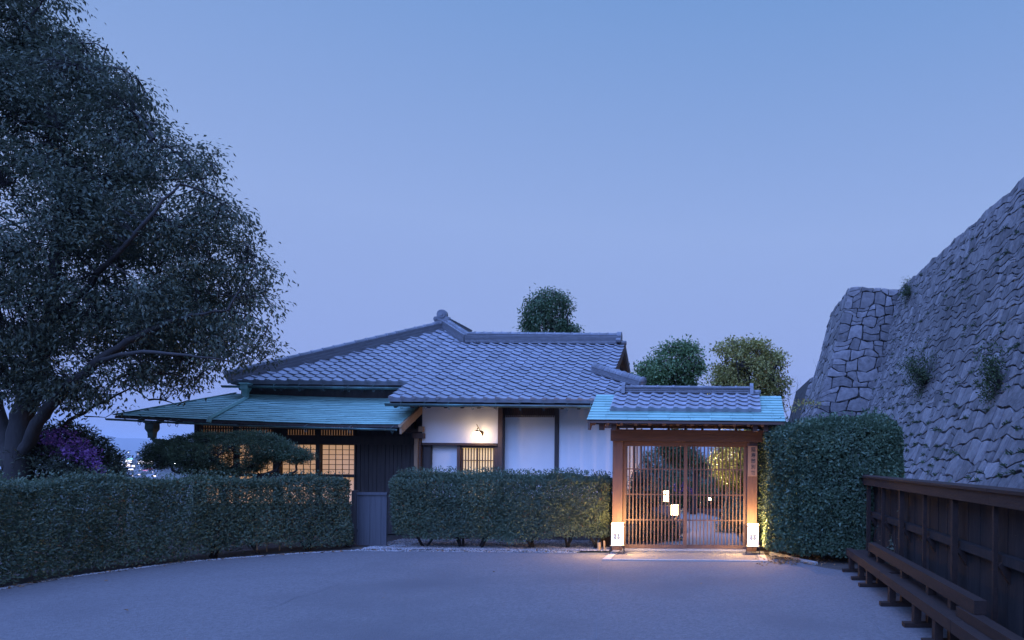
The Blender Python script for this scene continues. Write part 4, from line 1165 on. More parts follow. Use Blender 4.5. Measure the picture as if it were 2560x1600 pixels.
# ---- paper floor lanterns with the four-square crest
def floor_lantern(label, loc, rz, sc=1.0, crest=True, group=None, name='floor_lantern', watt=36.0):
    root = empty(name, loc, rz); tag(root, label, 'lantern', group)
    w, h, lg = 0.098 * sc, 0.375 * sc, 0.135 * sc
    a_ = w - 0.004; sh = MB(); ff = MB()
    sh.add([(-a_, -a_, lg + 0.008), (a_, -a_, lg + 0.008), (a_, a_, lg + 0.008), (-a_, a_, lg + 0.008), (-a_, -a_, lg + h), (a_, -a_, lg + h), (a_, a_, lg + h), (-a_, a_, lg + h)],
           [(1, 2, 6, 5), (3, 0, 4, 7)])
    MB().add([(-a_, a_, lg + 0.008), (a_, a_, lg + 0.008), (a_, a_, lg + h), (-a_, a_, lg + h), (-a_, -a_, lg + h), (a_, -a_, lg + h)], [(0, 3, 2, 1), (3, 4, 5, 2)]).build('back_paper', M['paper_back'], root)
    sh.build('paper_shade', M['paper'] if crest else M['paper_back'], root)
    MB().box(-a_ + 0.001, a_ - 0.001, -a_ - 0.001, -a_ + 0.002, lg + 0.008, lg + h - 0.001).build('front_paper', M['paper_front'] if crest else M['paper_back'], root)
    fr = MB()
    for i in (-1, 1):
        for j in (-1, 1):
            fr.box(i * w - 0.005, i * w + 0.005, j * w - 0.005, j * w + 0.005, 0.0 if False else lg, lg + h)
    fr.box(-w, w, -w - 0.004, -w + 0.004, lg + h - 0.030, lg + h - 0.022); fr.box(-w, w, w - 0.004, w + 0.004, lg + h - 0.030, lg + h - 0.022)
    fr.box(-w - 0.004, -w + 0.004, -w, w, lg + h - 0.030, lg + h - 0.022); fr.box(w - 0.004, w + 0.004, -w, w, lg + h - 0.030, lg + h - 0.022)
    fr.build('frame', M['emblem'], root)
    bd = bpy.data.lights.new('pool_fill_light', 'POINT'); bo = bpy.data.objects.new('pool_fill_light', bd); COL.objects.link(bo); bo.parent = root  # added point light outside the front paper, for the warm ground pool
    bo.location = (0, -w - 0.022, lg + h + 0.03); bd.energy = watt; bd.color = (1.0, 0.53, 0.17); bd.shadow_soft_size = 0.0
    MB().box(-w - 0.018, w + 0.018, -w - 0.018, w + 0.018, lg - 0.010, lg + 0.006).build('base_tray', M['iron'], root)
    for i in (-1, 1):
        for j in (-1, 1):
            x, y = i * (w + 0.012), j * (w + 0.012)
            MB().tube([(x, y, lg - 0.008), (x + i * 0.004, y + j * 0.002, 0.012), (x + i * 0.016, y + j * 0.004, 0.004)], 0.0065, 6).build('leg', M['iron'], root)
    if crest:
        for i in (-1, 1):
            for j in (-1, 1):
                cx, cz = i * 0.0255, lg + h * 0.44 + j * 0.0255
                o_, n_ = 0.0190, 0.0070
                V = []; y = -w + 0.001
                for yy in (y - 0.003, y + 0.002):
                    for r in (o_, n_):
                        V += [(cx - r, yy, cz - r), (cx + r, yy, cz - r), (cx + r, yy, cz + r), (cx - r, yy, cz + r)]
                F = []
                for q in range(4):
                    u = (q + 1) % 4
                    F += [(q, u, 4 + u, 4 + q), (8 + q, 12 + q, 12 + u, 8 + u), (q, 8 + q, 8 + u, u), (4 + q, 4 + u, 12 + u, 12 + q)]
                MB().add(V, F).build('crest_square', M['emblem'], root)
    return root
l1 = G(1543, 1386); l2 = G(1882, 1388)
floor_lantern('lit white paper lantern with four-square crest at the left gate post, beside the clipped hedge', (l1.x, l1.y, 0.022), math.radians(4))
floor_lantern('lit white paper lantern with four-square crest below the wooden name board', (l2.x, l2.y, 0.022), math.radians(-3))
tag(MB().tube([(l1.x + 0.05, l1.y - 0.02, 0.14), (l1.x + 0.05, l1.y - 0.01, 0.06), (l1.x, l1.y, 0.035), (l1.x - 0.1, l1.y + 0.05, 0.032)], 0.004, 5).build('power_cable', M['iron'], None, True), 'thin black cable hanging under the lantern at the left gate post', 'cable')
cb = [(l2.x, l2.y - 0.02, 0.14), (l2.x - 0.03, l2.y - 0.02, 0.045), (l2.x + 0.06, l2.y - 0.04, 0.03), (l2.x + 0.22, l2.y - 0.03, 0.03), (l2.x + 0.30, l2.y + 0.05, 0.03), (l2.x + 0.28, l2.y + 0.2, 0.03)]
tag(MB().tube(cb, 0.004, 5).build('power_cable', M['iron'], None, True), 'thin black cable trailing on the ground from the lantern below the name board', 'cable')

# ---- slate coloured board panel in the gap between the hedges
pn = empty('board_panel', tuple(W(920, 1372, 12.35))); tag(pn, 'low slate grey board panel closing the gap between the two clipped hedges', 'panel')
for i in range(6):
    a, b = 884 + 14 * i, 884 + 14 * (i + 1)
    box('board', WX(a, 12.35), WX(b, 12.35) - 0.003, 12.35 + 0.003 * (i % 2), 12.38, 0.02, WZ(925, 1238, 12.35), M['panel'], pn)
box('cap_rail', WX(892, 12.33), WX(968, 12.33), 12.33, 12.40, WZ(925, 1237.5, 12.35), WZ(925, 1231, 12.35), M['panel'], pn)
box('post', WX(880, 12.33), WX(892, 12.33) - 0.002, 12.325, 12.41, 0.0, WZ(886, 1226, 12.35), M['wood_dark'], pn)
rebase(pn)
# ---- short weathered posts between hedge and gate
for (px, w_, top, Y, lab) in ((1521, 11, 1240, 12.55, 'tall weathered wooden post between the clipped hedge and the gate'), (1499, 9, 1356, 12.12, 'short round stake at the foot of the hedge, farther from the gate'), (1512, 5, 1352, 12.10, 'thin round stake at the foot of the hedge, nearer the gate')):
    b = W(px, 1153, Y); r = w_ / 2 * Y / FPX
    mb = MB(); zt = WZ(px, top, Y)
    if w_ > 10:
        mb.prism([(b.x - r, Y - r), (b.x + r, Y - r), (b.x + r, Y + r), (b.x - r, Y + r)], 'z', 0.0, zt); mb.box(b.x - 0.11, b.x - r - 0.002, Y, Y + 0.03, 0.0, zt - 0.14)
    else:
        mb.tube([(b.x, Y, 0), (b.x + 0.005, Y, zt * 0.6), (b.x, Y, zt)], [r, r * 0.97, r * 0.94], 9)
    o = mb.build('fence_post' if w_ > 10 else 'stake', M['wood_fence'] if w_ > 10 else M['bamboo']); tag(o, lab, 'post')
# bamboo rail and uprights showing low through the left hedge
bf = empty('bamboo_fence', tuple(G(700, 1372))); tag(bf, 'low bamboo support fence inside the left hedge', 'fence')
for px, py in ((640, 1385), (665, 1380), (697, 1376), (727, 1373)):
    p = G(px, py); MB().tube([(p.x, p.y + 0.02, 0), (p.x, p.y + 0.02, 0.75)], 0.011, 7).build('upright', M['bamboo'], bf)
p, q = G(628, 1384), G(800, 1372)
for z in (0.16, 0.55): MB().tube([(p.x, p.y, z), (q.x, q.y, z)], 0.012, 7).build('rail', M['bamboo'], bf)
rebase(bf)

# ================================================================== HEDGES AND TREES
def offset_path(front, hw, side):
    out = []; n = len(front)
    for i, p in enumerate(front):
        a = np.array(front[max(i-1, 0)]); b = np.array(front[min(i+1, n-1)]); d = (b - a) / np.linalg.norm(b - a)
        out.append((p[0] + side * -d[1] * hw, p[1] + side * d[0] * hw))
    return out
lf = [(-6.50, 12.06), (-6.95, 11.62), (-7.45, 11.08), (-7.85, 10.55), (-8.18, 9.95), (-8.40, 9.35), (-8.56, 8.6), (-8.64, 7.8), (-8.70, 6.8), (-8.72, 5.6)]
lp_ = offset_path(lf, 0.42, -1)
hedge('clipped_hedge', 'long dark clipped hedge curving along the asphalt under the big tree', lp_, 0.42, 0.03, 1.25, 120000, 0.048, 0.022, M['leaf_hedge'],
      inner=0.28, rough_amp=0.075, seed=21, stems=[(lf[i][0] - 0.2, lf[i][1] + 0.25) for i in (0, 1, 2, 3)],
      lift=lambda s, P: np.where(s < 2.4, 0.13 + 0.19 * np.clip(wob(P * np.array([1, 1, 0]), 4.4, 4), -0.5, 1), 0.03) + 0.05 * rng.random(len(P)), sprig=0.07)
hedge('clipped_hedge', 'clipped hedge in front of the white plaster walls, warm lit at its gate end', [(-5.80, 12.42), (-1.98, 12.42)], 0.36, 0.05, 1.27, 84000, 0.050, 0.022, M['leaf_hedge'],
      inner=0.28, rough_amp=0.08, seed=33, stems=[(-5.35, 12.4), (-4.7, 12.35), (-4.3, 12.4), (-3.35, 12.35), (-2.75, 12.4), (-2.25, 12.35)], sprig=0.16,
      lift=lambda s, P: 0.17 + 0.21 * np.clip(wob(P * np.array([1, 0.3, 0]), 4.2, 9) + 0.15, -0.6, 1) + 0.05 * rng.random(len(P)))
hedge('tall_hedge', 'tall glossy camellia hedge between the gate and the stone wall', [(1.10, 11.05), (1.10, 11.8), (0.95, 12.5), (0.98, 13.4)], 0.28, 0.12, 2.18, 36000, 0.066, 0.036, M['leaf_camellia'],
      inner=0.2, rough_amp=0.12, seed=41, cat='hedge', rough_f=2.2, stems=[(1.2, 11.6)], rnd_r=0.28, rnd_p=2.4, skirt=0.2)
th_root = hedge('tall_hedge', 'broad glossy camellia hedge behind the timber barrier and below the stone wall', [(1.02, 11.50), (2.95, 11.30)], 0.80, 0.10, 2.33, 84000, 0.066, 0.036, M['leaf_camellia'],
      inner=0.2, rough_amp=0.11, seed=43, rough_f=2.4, stems=[(1.7, 11.2), (2.3, 11.2)], rnd_r=0.6, rnd_p=2.6, skirt=0.22)
hedge('low_shrubbery', 'dark low shrubs behind the brown timber fence', [(2.95, 11.0), (2.95, 7.5), (2.95, 2.5)], 0.45, 0.0, 1.16, 34000, 0.075, 0.04, M['leaf_tree'],
      inner=0.3, rough_amp=0.12, seed=51, cat='shrub', rough_f=2.0)

def opoly(pts, Y): return [(W(a, b, Y).x, W(a, b, Y).z) for a, b in pts]
# the big evergreen
YT = 11.3
tp = [(-260, -330), (60, -330), (110, -60), (180, -10), (222, 35), (238, 75), (292, 122), (338, 190), (395, 262), (415, 300), (470, 305), (512, 325), (518, 390), (548, 428), (566, 470), (598, 520), (636, 570),
      (628, 615), (664, 655), (672, 706), (708, 760), (684, 805), (698, 850), (672, 885), (712, 905), (672, 938), (600, 968), (530, 985), (470, 1000), (420, 1022), (360, 1012), (300, 1045), (250, 1078), (205, 1062), (150, 1048),
      (90, 1040), (0, 1035), (-120, 985), (-420, 960), (-560, 860), (-600, 500), (-520, 0)]
tb = Vector((WX(38, YT), YT, 0.0))
def q(px, py, dy=0.0):
    return W(px, py, YT + dy)
limbs = [
    ([tb, q(45, 1120), q(62, 1020), q(92, 920, 0.1), (q(118, 820, 0.1)), q(135, 700, 0.2), q(150, 540, 0.3), q(140, 350, 0.2), q(130, 120, 0.2)], [0.26, 0.21, 0.19, 0.17, 0.14, 0.11, 0.085, 0.06, 0.03]),
    ([q(48, 1150), q(95, 1060, -0.2), q(150, 985, -0.4), q(215, 925, -0.6), q(300, 868, -0.8), q(395, 815, -0.9), q(480, 790, -0.8), q(570, 775, -0.5)], [0.16, 0.14, 0.125, 0.11, 0.085, 0.06, 0.04, 0.02]),
    ([q(30, 1170), q(12, 1090, 0.3), q(-15, 990, 0.5), q(-70, 860, 0.7), q(-120, 640, 0.6), q(-160, 420, 0.5)], [0.17, 0.13, 0.11, 0.09, 0.06, 0.03]),
    ([q(80, 1120, 0.2), q(130, 1088, 0.4), q(190, 1040, 0.5), q(270, 1000, 0.6), q(340, 960, 0.7)], [0.08, 0.06, 0.045, 0.03, 0.015]),
    ([q(112, 850, 0.1), q(180, 760, -0.4), q(270, 660, -0.9), q(360, 560, -1.0), q(450, 460, -0.8)], [0.09, 0.075, 0.06, 0.045, 0.02]),
    ([q(140, 640, 0.2), q(210, 520, 0.8), q(300, 400, 1.2), q(380, 320, 1.0)], [0.075, 0.06, 0.04, 0.02]),
    ([q(250, 900, -0.7), q(360, 880, -1.3), q(470, 890, -1.5), q(580, 905, -1.2)], [0.06, 0.045, 0.03, 0.015]),
]
limbs = [(p_, [x_ * (0.78 if i_ in (0, 2) else 0.62) for x_ in r_l]) for i_, (p_, r_l) in enumerate(limbs)]
make_tree('evergreen_tree', 'huge dark evergreen tree with forked trunk behind the curving hedge', 'tree', opoly(tp, YT), YT, limbs, M['leaf_tree'],
          n_cl=11600, per=17, spread=0.125, L=0.080, Wd=0.032, dmax=2.5, dk=0.7, gap=0.04, gapf=6.2, seed=8, n_sub=340, droop=0.55, base=tb, shell=0.35, twig_r=0.007, sub_r=0.035, reach=1.3, rag=0.36, thin=0.8)

# clipped cloud tree before the shoji windows
YP = 12.75
pp = [(366, 1160), (362, 1140), (384, 1112), (420, 1098), (470, 1090), (520, 1082), (560, 1086), (600, 1080), (650, 1080), (690, 1092), (718, 1108), (742, 1120), (772, 1130), (780, 1142), (768, 1154), (735, 1160), (700, 1152), (660, 1158),
      (640, 1180), (560, 1188), (470, 1186), (430, 1150), (404, 1168), (385, 1178)]
pb = Vector((WX(560, YP), YP, 0.0)); pq = lambda a, b, d=0.0: W(a, b, YP + d)
make_tree('clipped_tree', 'low spreading tree clipped into a flat cloud in front of the lit shoji windows', 'tree', opoly(pp, YP), YP,
          [([pb, pq(560, 1260), pq(552, 1195), pq(600, 1160)], [0.07, 0.06, 0.05, 0.03]), ([pq(556, 1225), pq(500, 1180, -0.1), pq(440, 1150, -0.1), pq(395, 1130)], [0.05, 0.04, 0.03, 0.012]),
           ([pq(556, 1230), pq(620, 1200, 0.1), pq(680, 1180, 0.1), pq(712, 1140), pq(720, 1128)], [0.05, 0.04, 0.028, 0.018, 0.01]), ([pq(640, 1195, 0.1), pq(730, 1186), pq(742, 1160), pq(765, 1142)], [0.03, 0.022, 0.016, 0.008]),
           ([pq(480, 1172, -0.1), pq(438, 1182), pq(420, 1150), pq(400, 1128)], [0.03, 0.025, 0.018, 0.01])],
          M['leaf_prune'], n_cl=2600, per=17, spread=0.05, L=0.036, Wd=0.018, dmax=0.55, dk=1.5, gap=-0.75, gapf=5.0, seed=5, n_sub=60, droop=-0.4, base=pb, shell=0.6, twig_r=0.004, sub_r=0.014, reach=0.6, flat=0.5)

# flowering bush
YA = 11.9
ab = [(20, 1225), (30, 1150), (60, 1108), (105, 1072), (160, 1062), (205, 1072), (245, 1098), (268, 1128), (290, 1150), (292, 1190), (275, 1225)]
abase = Vector((WX(160, YA), YA, 0.0)); aq = lambda a, b, d=0.0: W(a, b, YA + d)
az = make_tree('flowering_bush', 'rounded bush with purple blossoms beside the big trunk, above the hedge', 'bush', opoly(ab, YA), YA,
          [([abase, aq(150, 1280), aq(140, 1200), aq(120, 1140)], [0.06, 0.05, 0.03, 0.012]), ([abase + Vector((0.1, 0, 0)), aq(185, 1260), aq(210, 1180), aq(230, 1130)], [0.05, 0.04, 0.03, 0.012])],
          M['leaf_tree'], n_cl=850, per=17, spread=0.075, L=0.075, Wd=0.026, dmax=0.85, dk=1.2, gap=None, seed=3, n_sub=40, droop=-0.2, base=abase, shell=0.4, twig_r=0.005, reach=0.5)
bl_c = fill_crown(opoly([(150, 1080), (205, 1076), (245, 1102), (268, 1130), (288, 1160), (280, 1190), (235, 1160), (190, 1140), (130, 1130), (110, 1100)], YA), YA, 150, 0.85, 1.2, None, 1, 3, 0.75)
bl_c = bl_c[np.argsort(bl_c[:, 1])][:84]; bl_c[:, 1] -= 0.12
per = 26; P = np.repeat(bl_c, per, 0) + rng.normal(size=(len(bl_c) * per, 3)) * 0.045
o = link('blossom', leaf_mesh('blossom', P - np.array(az.location), unit(rdir(len(P)) + np.array([0, -0.6, 0.5])), rdir(len(P)), 0.045 * rng.uniform(0.7, 1.2, len(P)), 0.034), M['bloom'], az); tag(o, kind='stuff')
# little post by the bush
p = W(302, 1215, 12.1)
gp_ = empty('gate_post', (p.x, 12.1, 0)); tag(gp_, 'small brown wooden post with a flat cap beside the flowering bush', 'post')
box('shaft', p.x - 0.035, p.x + 0.035, 12.1, 12.17, 0.0, WZ(302, 1174, 12.1), M['wood_pale'], gp_)
box('cap', p.x - 0.055, p.x + 0.055, 12.08, 12.19, WZ(302, 1174, 12.1) + 0.001, WZ(302, 1170, 12.1), M['wood_fence'], gp_)
rebase(gp_)

# trees beyond the house
def far_tree(name, label, pts, Y, mat, n_cl, per, spread, L, Wd, dmax, seed, tx, gap=-0.25, gapf=1.6, droop=0.1, rag=0.06):
    b = Vector((WX(tx, Y), Y, -0.5 if Y > 30 else 0.0))
    pl = opoly(pts, Y); zt = max(z for _, z in pl); zl = min(z for _, z in pl)
    xs = [x for x, _ in pl]; xm = sum(xs) / len(xs); w = (max(xs) - min(xs))
    limbs = [([b, Vector((b.x, Y, zl * 0.6)), Vector(((b.x + xm) / 2, Y, zl + 0.25 * (zt - zl))), Vector((xm, Y, zl + 0.8 * (zt - zl)))], [0.2, 0.17, 0.13, 0.03])]
    for a in (-0.33, -0.15, 0.2, 0.36):
        limbs.append(([Vector(((b.x + xm) / 2, Y, zl + 0.05 * (zt - zl))), Vector((xm + a * w * 0.6, Y + a, zl + 0.35 * (zt - zl))), Vector((xm + a * w, Y - a * 2, zl + 0.7 * (zt - zl)))], [0.10, 0.07, 0.02]))
    return make_tree(name, label, 'tree', pl, Y, limbs, mat, n_cl, per, spread, L, Wd, dmax, dk=1.0, gap=gap, gapf=gapf, seed=seed, n_sub=40, droop=droop, base=b, shell=0.35, twig_r=0.012, sub_r=0.05, reach=1.2, flat=0.6, rag=rag)
far_tree('conical_tree', 'dense dark green tree rising behind the tiled ridge', [(1310, 850), (1308, 800), (1318, 760), (1340, 735), (1358, 718), (1378, 722), (1398, 724), (1420, 745), (1428, 775), (1420, 800), (1442, 822), (1440, 860), (1420, 960), (1330, 960)], 30.0, M['leaf_cone'],
         900, 16, 0.16, 0.15, 0.06, 1.2, 14, 1375, gap=-1.2, gapf=4.0, droop=0.4, rag=0.15)
far_tree('camphor_tree', 'round green tree behind the gate ridge, next to the gable', [(1582, 965), (1584, 925), (1606, 900), (1614, 878), (1640, 862), (1662, 866), (1680, 856), (1704, 862), (1722, 848), (1744, 872), (1750, 905), (1758, 928), (1745, 955), (1735, 1000), (1740, 1060), (1600, 1060)], 27.0, M['leaf_camphor'],
         1150, 15, 0.16, 0.13, 0.07, 1.7, 15, 1690, gap=-0.30, gapf=4.0)
far_tree('turning_tree', 'yellowish green tree behind the gate roof, next to the stone wall', [(1772, 1000), (1790, 940), (1782, 895), (1796, 866), (1818, 848), (1845, 845), (1862, 860), (1885, 850), (1912, 855), (1925, 880), (1955, 885), (1968, 925), (1965, 960), (1950, 1000), (1940, 1060), (1780, 1060)], 25.0, M['leaf_olive'],
         1200, 15, 0.15, 0.12, 0.065, 1.6, 16, 1870, gap=-0.30, gapf=4.2)

# leafless sapling beside the gate roof
sp = empty('bare_sapling', (WX(1985, 14.5), 14.5, 0)); tag(sp, 'thin nearly leafless sapling between the gate roof and the stone wall', 'sapling')
mb = MB(); bs = Vector(sp.location); s0 = W(1984, 1050, 14.5)
mb.tube([(0, 0, 0), (0.02, 0, 1.2), s0 - bs], [0.02, 0.016, 0.010], 6)
r2 = random.Random(4); tipsP = []
def twig(a, d, L_, r, lev):
    b = a + d * L_; mb.tube([a, (a + b) / 2 + Vector((r2.gauss(0, .02), r2.gauss(0, .02), 0)), b], [r, r * 0.75, r * 0.45], 4, cap=False)
    tipsP.append(b)
    if lev > 0:
        for _ in range(3):
            dd = (d + Vector((r2.gauss(0, 0.42), r2.gauss(0, 0.42), r2.gauss(0.1, 0.25)))).normalized()
            twig(a + (b - a) * r2.uniform(0.3, 0.95), dd, L_ * r2.uniform(0.5, 0.8), r * 0.55, lev - 1)
for dx, L_ in ((0.5, 0.9), (-0.5, 0.6), (0.15, 0.8), (0.9, 0.5), (-0.2, 0.7)):
    twig((s0 - bs) * r2.uniform(0.9, 1.0), Vector((dx, r2.gauss(0, .2), 1)).normalized(), L_, 0.007, 2)
mb.build('trunk', M['bark'], sp, True)
lc = np.array([W(2000, 1008, 14.5), W(2020, 1005, 14.5), W(1990, 1022, 14.5), W(2036, 1010, 14.5)]); P = np.repeat(lc, 40, 0) + rng.normal(size=(160, 3)) * np.array([0.09, 0.09, 0.035])
link('leaves', leaf_mesh('leaves', P - np.array(bs), rdir(160), rdir(160) + np.array([0, 0, 1]), 0.055, 0.028), M['leaf_olive'], sp); tag(sp.children[-1], kind='stuff')

# ================================================================== THE STONE WALL
ZP = [0.0, 2.0, 3.8, 7.0, 10.86]; XPf = [5.75, 6.68, 7.40, 8.50, 9.50]
def xw(z): return float(np.interp(z, ZP, XPf))
wall = empty('stone_wall', (5.8, 20.0, 0)); tag(wall, 'high leaning castle wall of irregular granite stones on the right', 'stone wall')
def fP(s, h): return Vector((xw(h) + (36 - s) * 0.018, s, h))
def fN(s, h):
    g = (xw(h + 0.3) - xw(h - 0.3 if h > 0.3 else 0)) / 0.6
    return Vector((-1, 0, g)).normalized()
st = masonry(fP, fN, 8.0, 36.4, 0.0, 10.86, 0.38, 0.30, 0.74, proud=0.018, seed=6, gap=0.012, split=0.25, big=lambda h: 1.12 if h < 3.5 else (0.82 if h < 8.6 else 1.0))
V = []; zz = np.linspace(0, 10.8, 12)
for y in (6.0, 36.5):
    for z in zz: p = fP(y, z); V.append((p.x + 0.09, p.y, p.z))
core = MB().add(V, [(i, i + 1, 13 + i, 12 + i) for i in range(11)]).build('core', M['joint'], wall)
rebase(wall)
stones_to_parts('stone', st, M['stone'], wall, 300)
# projecting corner: front face and left flank
bas = empty('stone_bastion', (5.0, 36.0, 0)); tag(bas, 'projecting corner tower of squared granite blocks at the far end of the wall', 'stone wall')
ZB = [0.0, 5.0, 8.0, 10.9]; XB = [3.55, 5.19, 6.08, 6.83]; YBf = [34.9, 35.6, 36.0, 36.35]
def xb(z): return float(np.interp(z, ZB, XB))
def yb(z): return float(np.interp(z, ZB, YBf))
def bP(s, h): return Vector((xb(h) + s * (9.6 - xb(h)) / 3.0, yb(h), h))
def bN(s, h): return Vector((0, -1, 0.14)).normalized()
s1_ = masonry(bP, bN, 0.0, 3.0, 0.0, 10.9, 0.56, 0.36, 0.80, proud=0.018, seed=9, gap=0.011)
def cP(s, h): return Vector((xb(h), yb(h) + s, h))
def cN(s, h): return Vector((-1, 0, 0.3)).normalized()
s2_ = masonry(cP, cN, 0.0, 6.2, 0.0, 10.9, 0.56, 0.5, 1.0, proud=0.018, seed=10, gap=0.011)
V = []
for z in zz:
    z = z * 10.85 / 10.8
    V += [(xb(z) + 0.10, yb(z) + 6.2, z), (xb(z) + 0.10, yb(z) + 0.10, z), (10.5, yb(z) + 0.10, z), (10.5, yb(z) + 6.2, z)]
F = [(4*i+q_, 4*i+(q_+1) % 4, 4*i+4+(q_+1) % 4, 4*i+4+q_) for i in range(11) for q_ in range(4)] + [(44, 45, 46, 47)]
MB().add(V, F).build('core', M['joint'], bas)
rebase(bas)
stones_to_parts('stone', s1_ + s2_, M['stone'], bas, 300)
# farther stretch seen past its flank
fw = empty('far_stone_wall', (8.0, 62.0, 0)); tag(fw, 'distant lower stretch of castle wall showing past the corner tower', 'stone wall')
def xf(z): return 5.9 + 0.245 * z
def dP(s, h): return Vector((xf(h) + s, 62.0 + 0.12 * h, h))
s3_ = masonry(dP, lambda s, h: Vector((0, -1, 0.12)).normalized(), 0.0, 6.0, 0.0, 9.4, 0.7, 0.6, 1.2, proud=0.05, seed=12, gap=0.02)
V = []
for z in (0, 4.7, 9.35): V += [(xf(z) + 0.1, 62.1 + 0.12 * z, z), (13, 62.1 + 0.12 * z, z), (13, 75, z), (xf(z) + 0.1, 75, z)]
MB().add(V, [(4*i+q_, 4*i+(q_+1) % 4, 4*i+4+(q_+1) % 4, 4*i+4+q_) for i in range(2) for q_ in range(4)] + [(8, 9, 10, 11)]).build('core', M['joint'], fw)
rebase(fw); stones_to_parts('stone', s3_, M['stone'], fw, 150)
# ground on top of the walls
tag(MB().add([(9.9, 5, 10.62), (40, 5, 10.62), (40, 42.4, 10.62), (7.0, 42.4, 10.62), (7.0, 36.6, 10.62), (9.6, 36.4, 10.62)], [(0, 1, 2, 3, 4, 5)]).build('castle_terrace', M['soil']), kind='structure')

# plants rooted in the wall
def wall_bush(label, px, py, rx, rz_, n, seed, dens=14):
    # distance: where that pixel's ray meets the wall face
    best = None
    for Y in np.linspace(9, 36, 500):
        p = W(px, py, Y)
        if p.z > 0 and p.x >= xw(p.z) + (36 - Y) * 0.018: best = p; break
    if best is None: return
    b = best; root = empty('wall_plant', tuple(b)); tag(root, label, 'plant')
    nrm = fN(b.y, b.z)
    C = rng.normal(size=(n, 3)) * np.array([0.22 * rx, 0.5 * rx, 0.42 * rz_]) + np.array(nrm) * (0.18 + 0.2 * rx) + np.array([0, 0, 0.25 * rz_])
    mb = MB()
    for c in C: mb.tube([(0, 0, -0.1), Vector(c) * 0.5 + Vector((0, 0, -0.04)), Vector(c)], [0.010, 0.007, 0.003], 3, cap=False)
    tag(mb.build('branching', M['bark'], root), kind='stuff')
    P = np.repeat(C, dens, 0) + rng.normal(size=(n * dens, 3)) * 0.09
    link('foliage', leaf_mesh('foliage', P, rdir(len(P)) + np.array([0, 0, -0.2]), rdir(len(P)) + np.array([-0.4, 0, 0.8]), 0.095 * rng.uniform(0.7, 1.2, len(P)), 0.045), M['leaf_weed'], root)
wall_bush('large leafy shrub growing out of the middle of the high wall', 2318, 955, 1.1, 0.85, 110, 1)
wall_bush('loose hanging shrub on the stone wall above the timber fence', 2502, 965, 0.55, 0.95, 66, 3)
wall_bush('creeper tuft hanging at the top of the wall by the corner tower', 2278, 735, 0.35, 0.5, 36, 4)
# grass and ferns in the joints: too many to count
gp_pts = []
for V_, F_ in st:
    c = np.array(V_[24])
    if random.random() < (0.30 if c[2] < 4.2 else 0.07): gp_pts.append(np.array(V_[0]) * 0.5 + np.array(V_[1]) * 0.5 + np.array(fN(c[1], c[2])) * 0.16)
gp_pts = np.array(gp_pts); P = np.repeat(gp_pts, 22, 0) + rng.normal(size=(len(gp_pts) * 22, 3)) * np.array([0.02, 0.12, 0.025])
D = unit(rdir(len(P)) * 0.6 + np.array([-0.8, 0, 0.3]))
o = link('joint_weeds', leaf_mesh('joint_weeds', P, D, rdir(len(P)), 0.12 * rng.uniform(0.5, 1.2, len(P)), 0.024), M['leaf_weed']); tag(o, 'tufts of grass and fern in the joints of the high stone wall', 'weeds', kind='stuff')

# ================================================================== FENCE AND BARRIER ON THE RIGHT
fx = 2.27
fence = empty('timber_fence', (fx, 8.0, 0)); tag(fence, 'tall brown timber fence with wide capping rail and open bays, before the stone wall', 'fence')
Yp = [10.95, 10.4, 9.48, 8.53, 7.56, 6.60, 5.62, 4.65, 3.68, 2.7]
for i, y in enumerate(Yp):
    w_ = 0.055 if i % 2 else 0.038
    box('post', fx - w_ / 2, fx + w_ / 2, y - w_ / 2, y + w_ / 2, 0.0, 1.255, M['wood_fence'], fence)
    MB().bar((fx + 0.04, y, 0.78), (fx + 0.55, y, 0.02), 0.06, 0.06).build('brace', M['wood_fence'], fence)
for a, b in zip(Yp[:-1:2], Yp[2::2] + [1.7]):
    box('top_rail', fx - 0.055, fx + 0.055, b + 0.003, a, 1.258, 1.365, M['wood_fence'], fence)
    box('mid_rail', fx + 0.052, fx + 0.115, b + 0.003, a, 0.77, 0.85, M['fence_board'], fence)
    mb = MB(); mb.prism([(fx - 0.075, 1.368), (fx + 0.10, 1.368), (fx + 0.10, 1.405), (fx - 0.02, 1.415), (fx - 0.075, 1.395)], 'y', b + 0.004, a + (0.22 if a > 10.8 else 0)); mb.build('cap_board', M['wood_fence'], fence)
yb_ = 10.9; bi = 0
while yb_ > 2.0:
    box('board', fx + 0.118 + 0.004 * (bi % 2), fx + 0.14, yb_ - 0.145, yb_, 0.06, 1.25, M['fence_board'], fence); yb_ -= 0.15; bi += 1
rebase(fence)
bar_ = empty('timber_barrier', (1.95, 8.0, 0)); tag(bar_, 'low two-rail timber barrier on sled feet beside the asphalt', 'barrier')
lx_, ux_ = 1.93, 2.07
for a, b in ((10.15, 8.02), (8.01, 5.55), (5.54, 3.0)):
    box('lower_rail', lx_ - 0.045, lx_ + 0.045, b, a, 0.225, 0.325, M['wood_fence'], bar_)
    box('seat_plank', lx_ + 0.047, lx_ + 0.22, b, a - 0.12, 0.285, 0.318, M['wood_fence'], bar_)
box('upper_rail', ux_ - 0.05, ux_ + 0.05, 5.40, 9.28, 0.405, 0.515, M['wood_fence'], bar_)
box('upper_rail', ux_ - 0.075, ux_ + 0.025, 2.4, 5.74, 0.292, 0.402, M['wood_fence'], bar_)
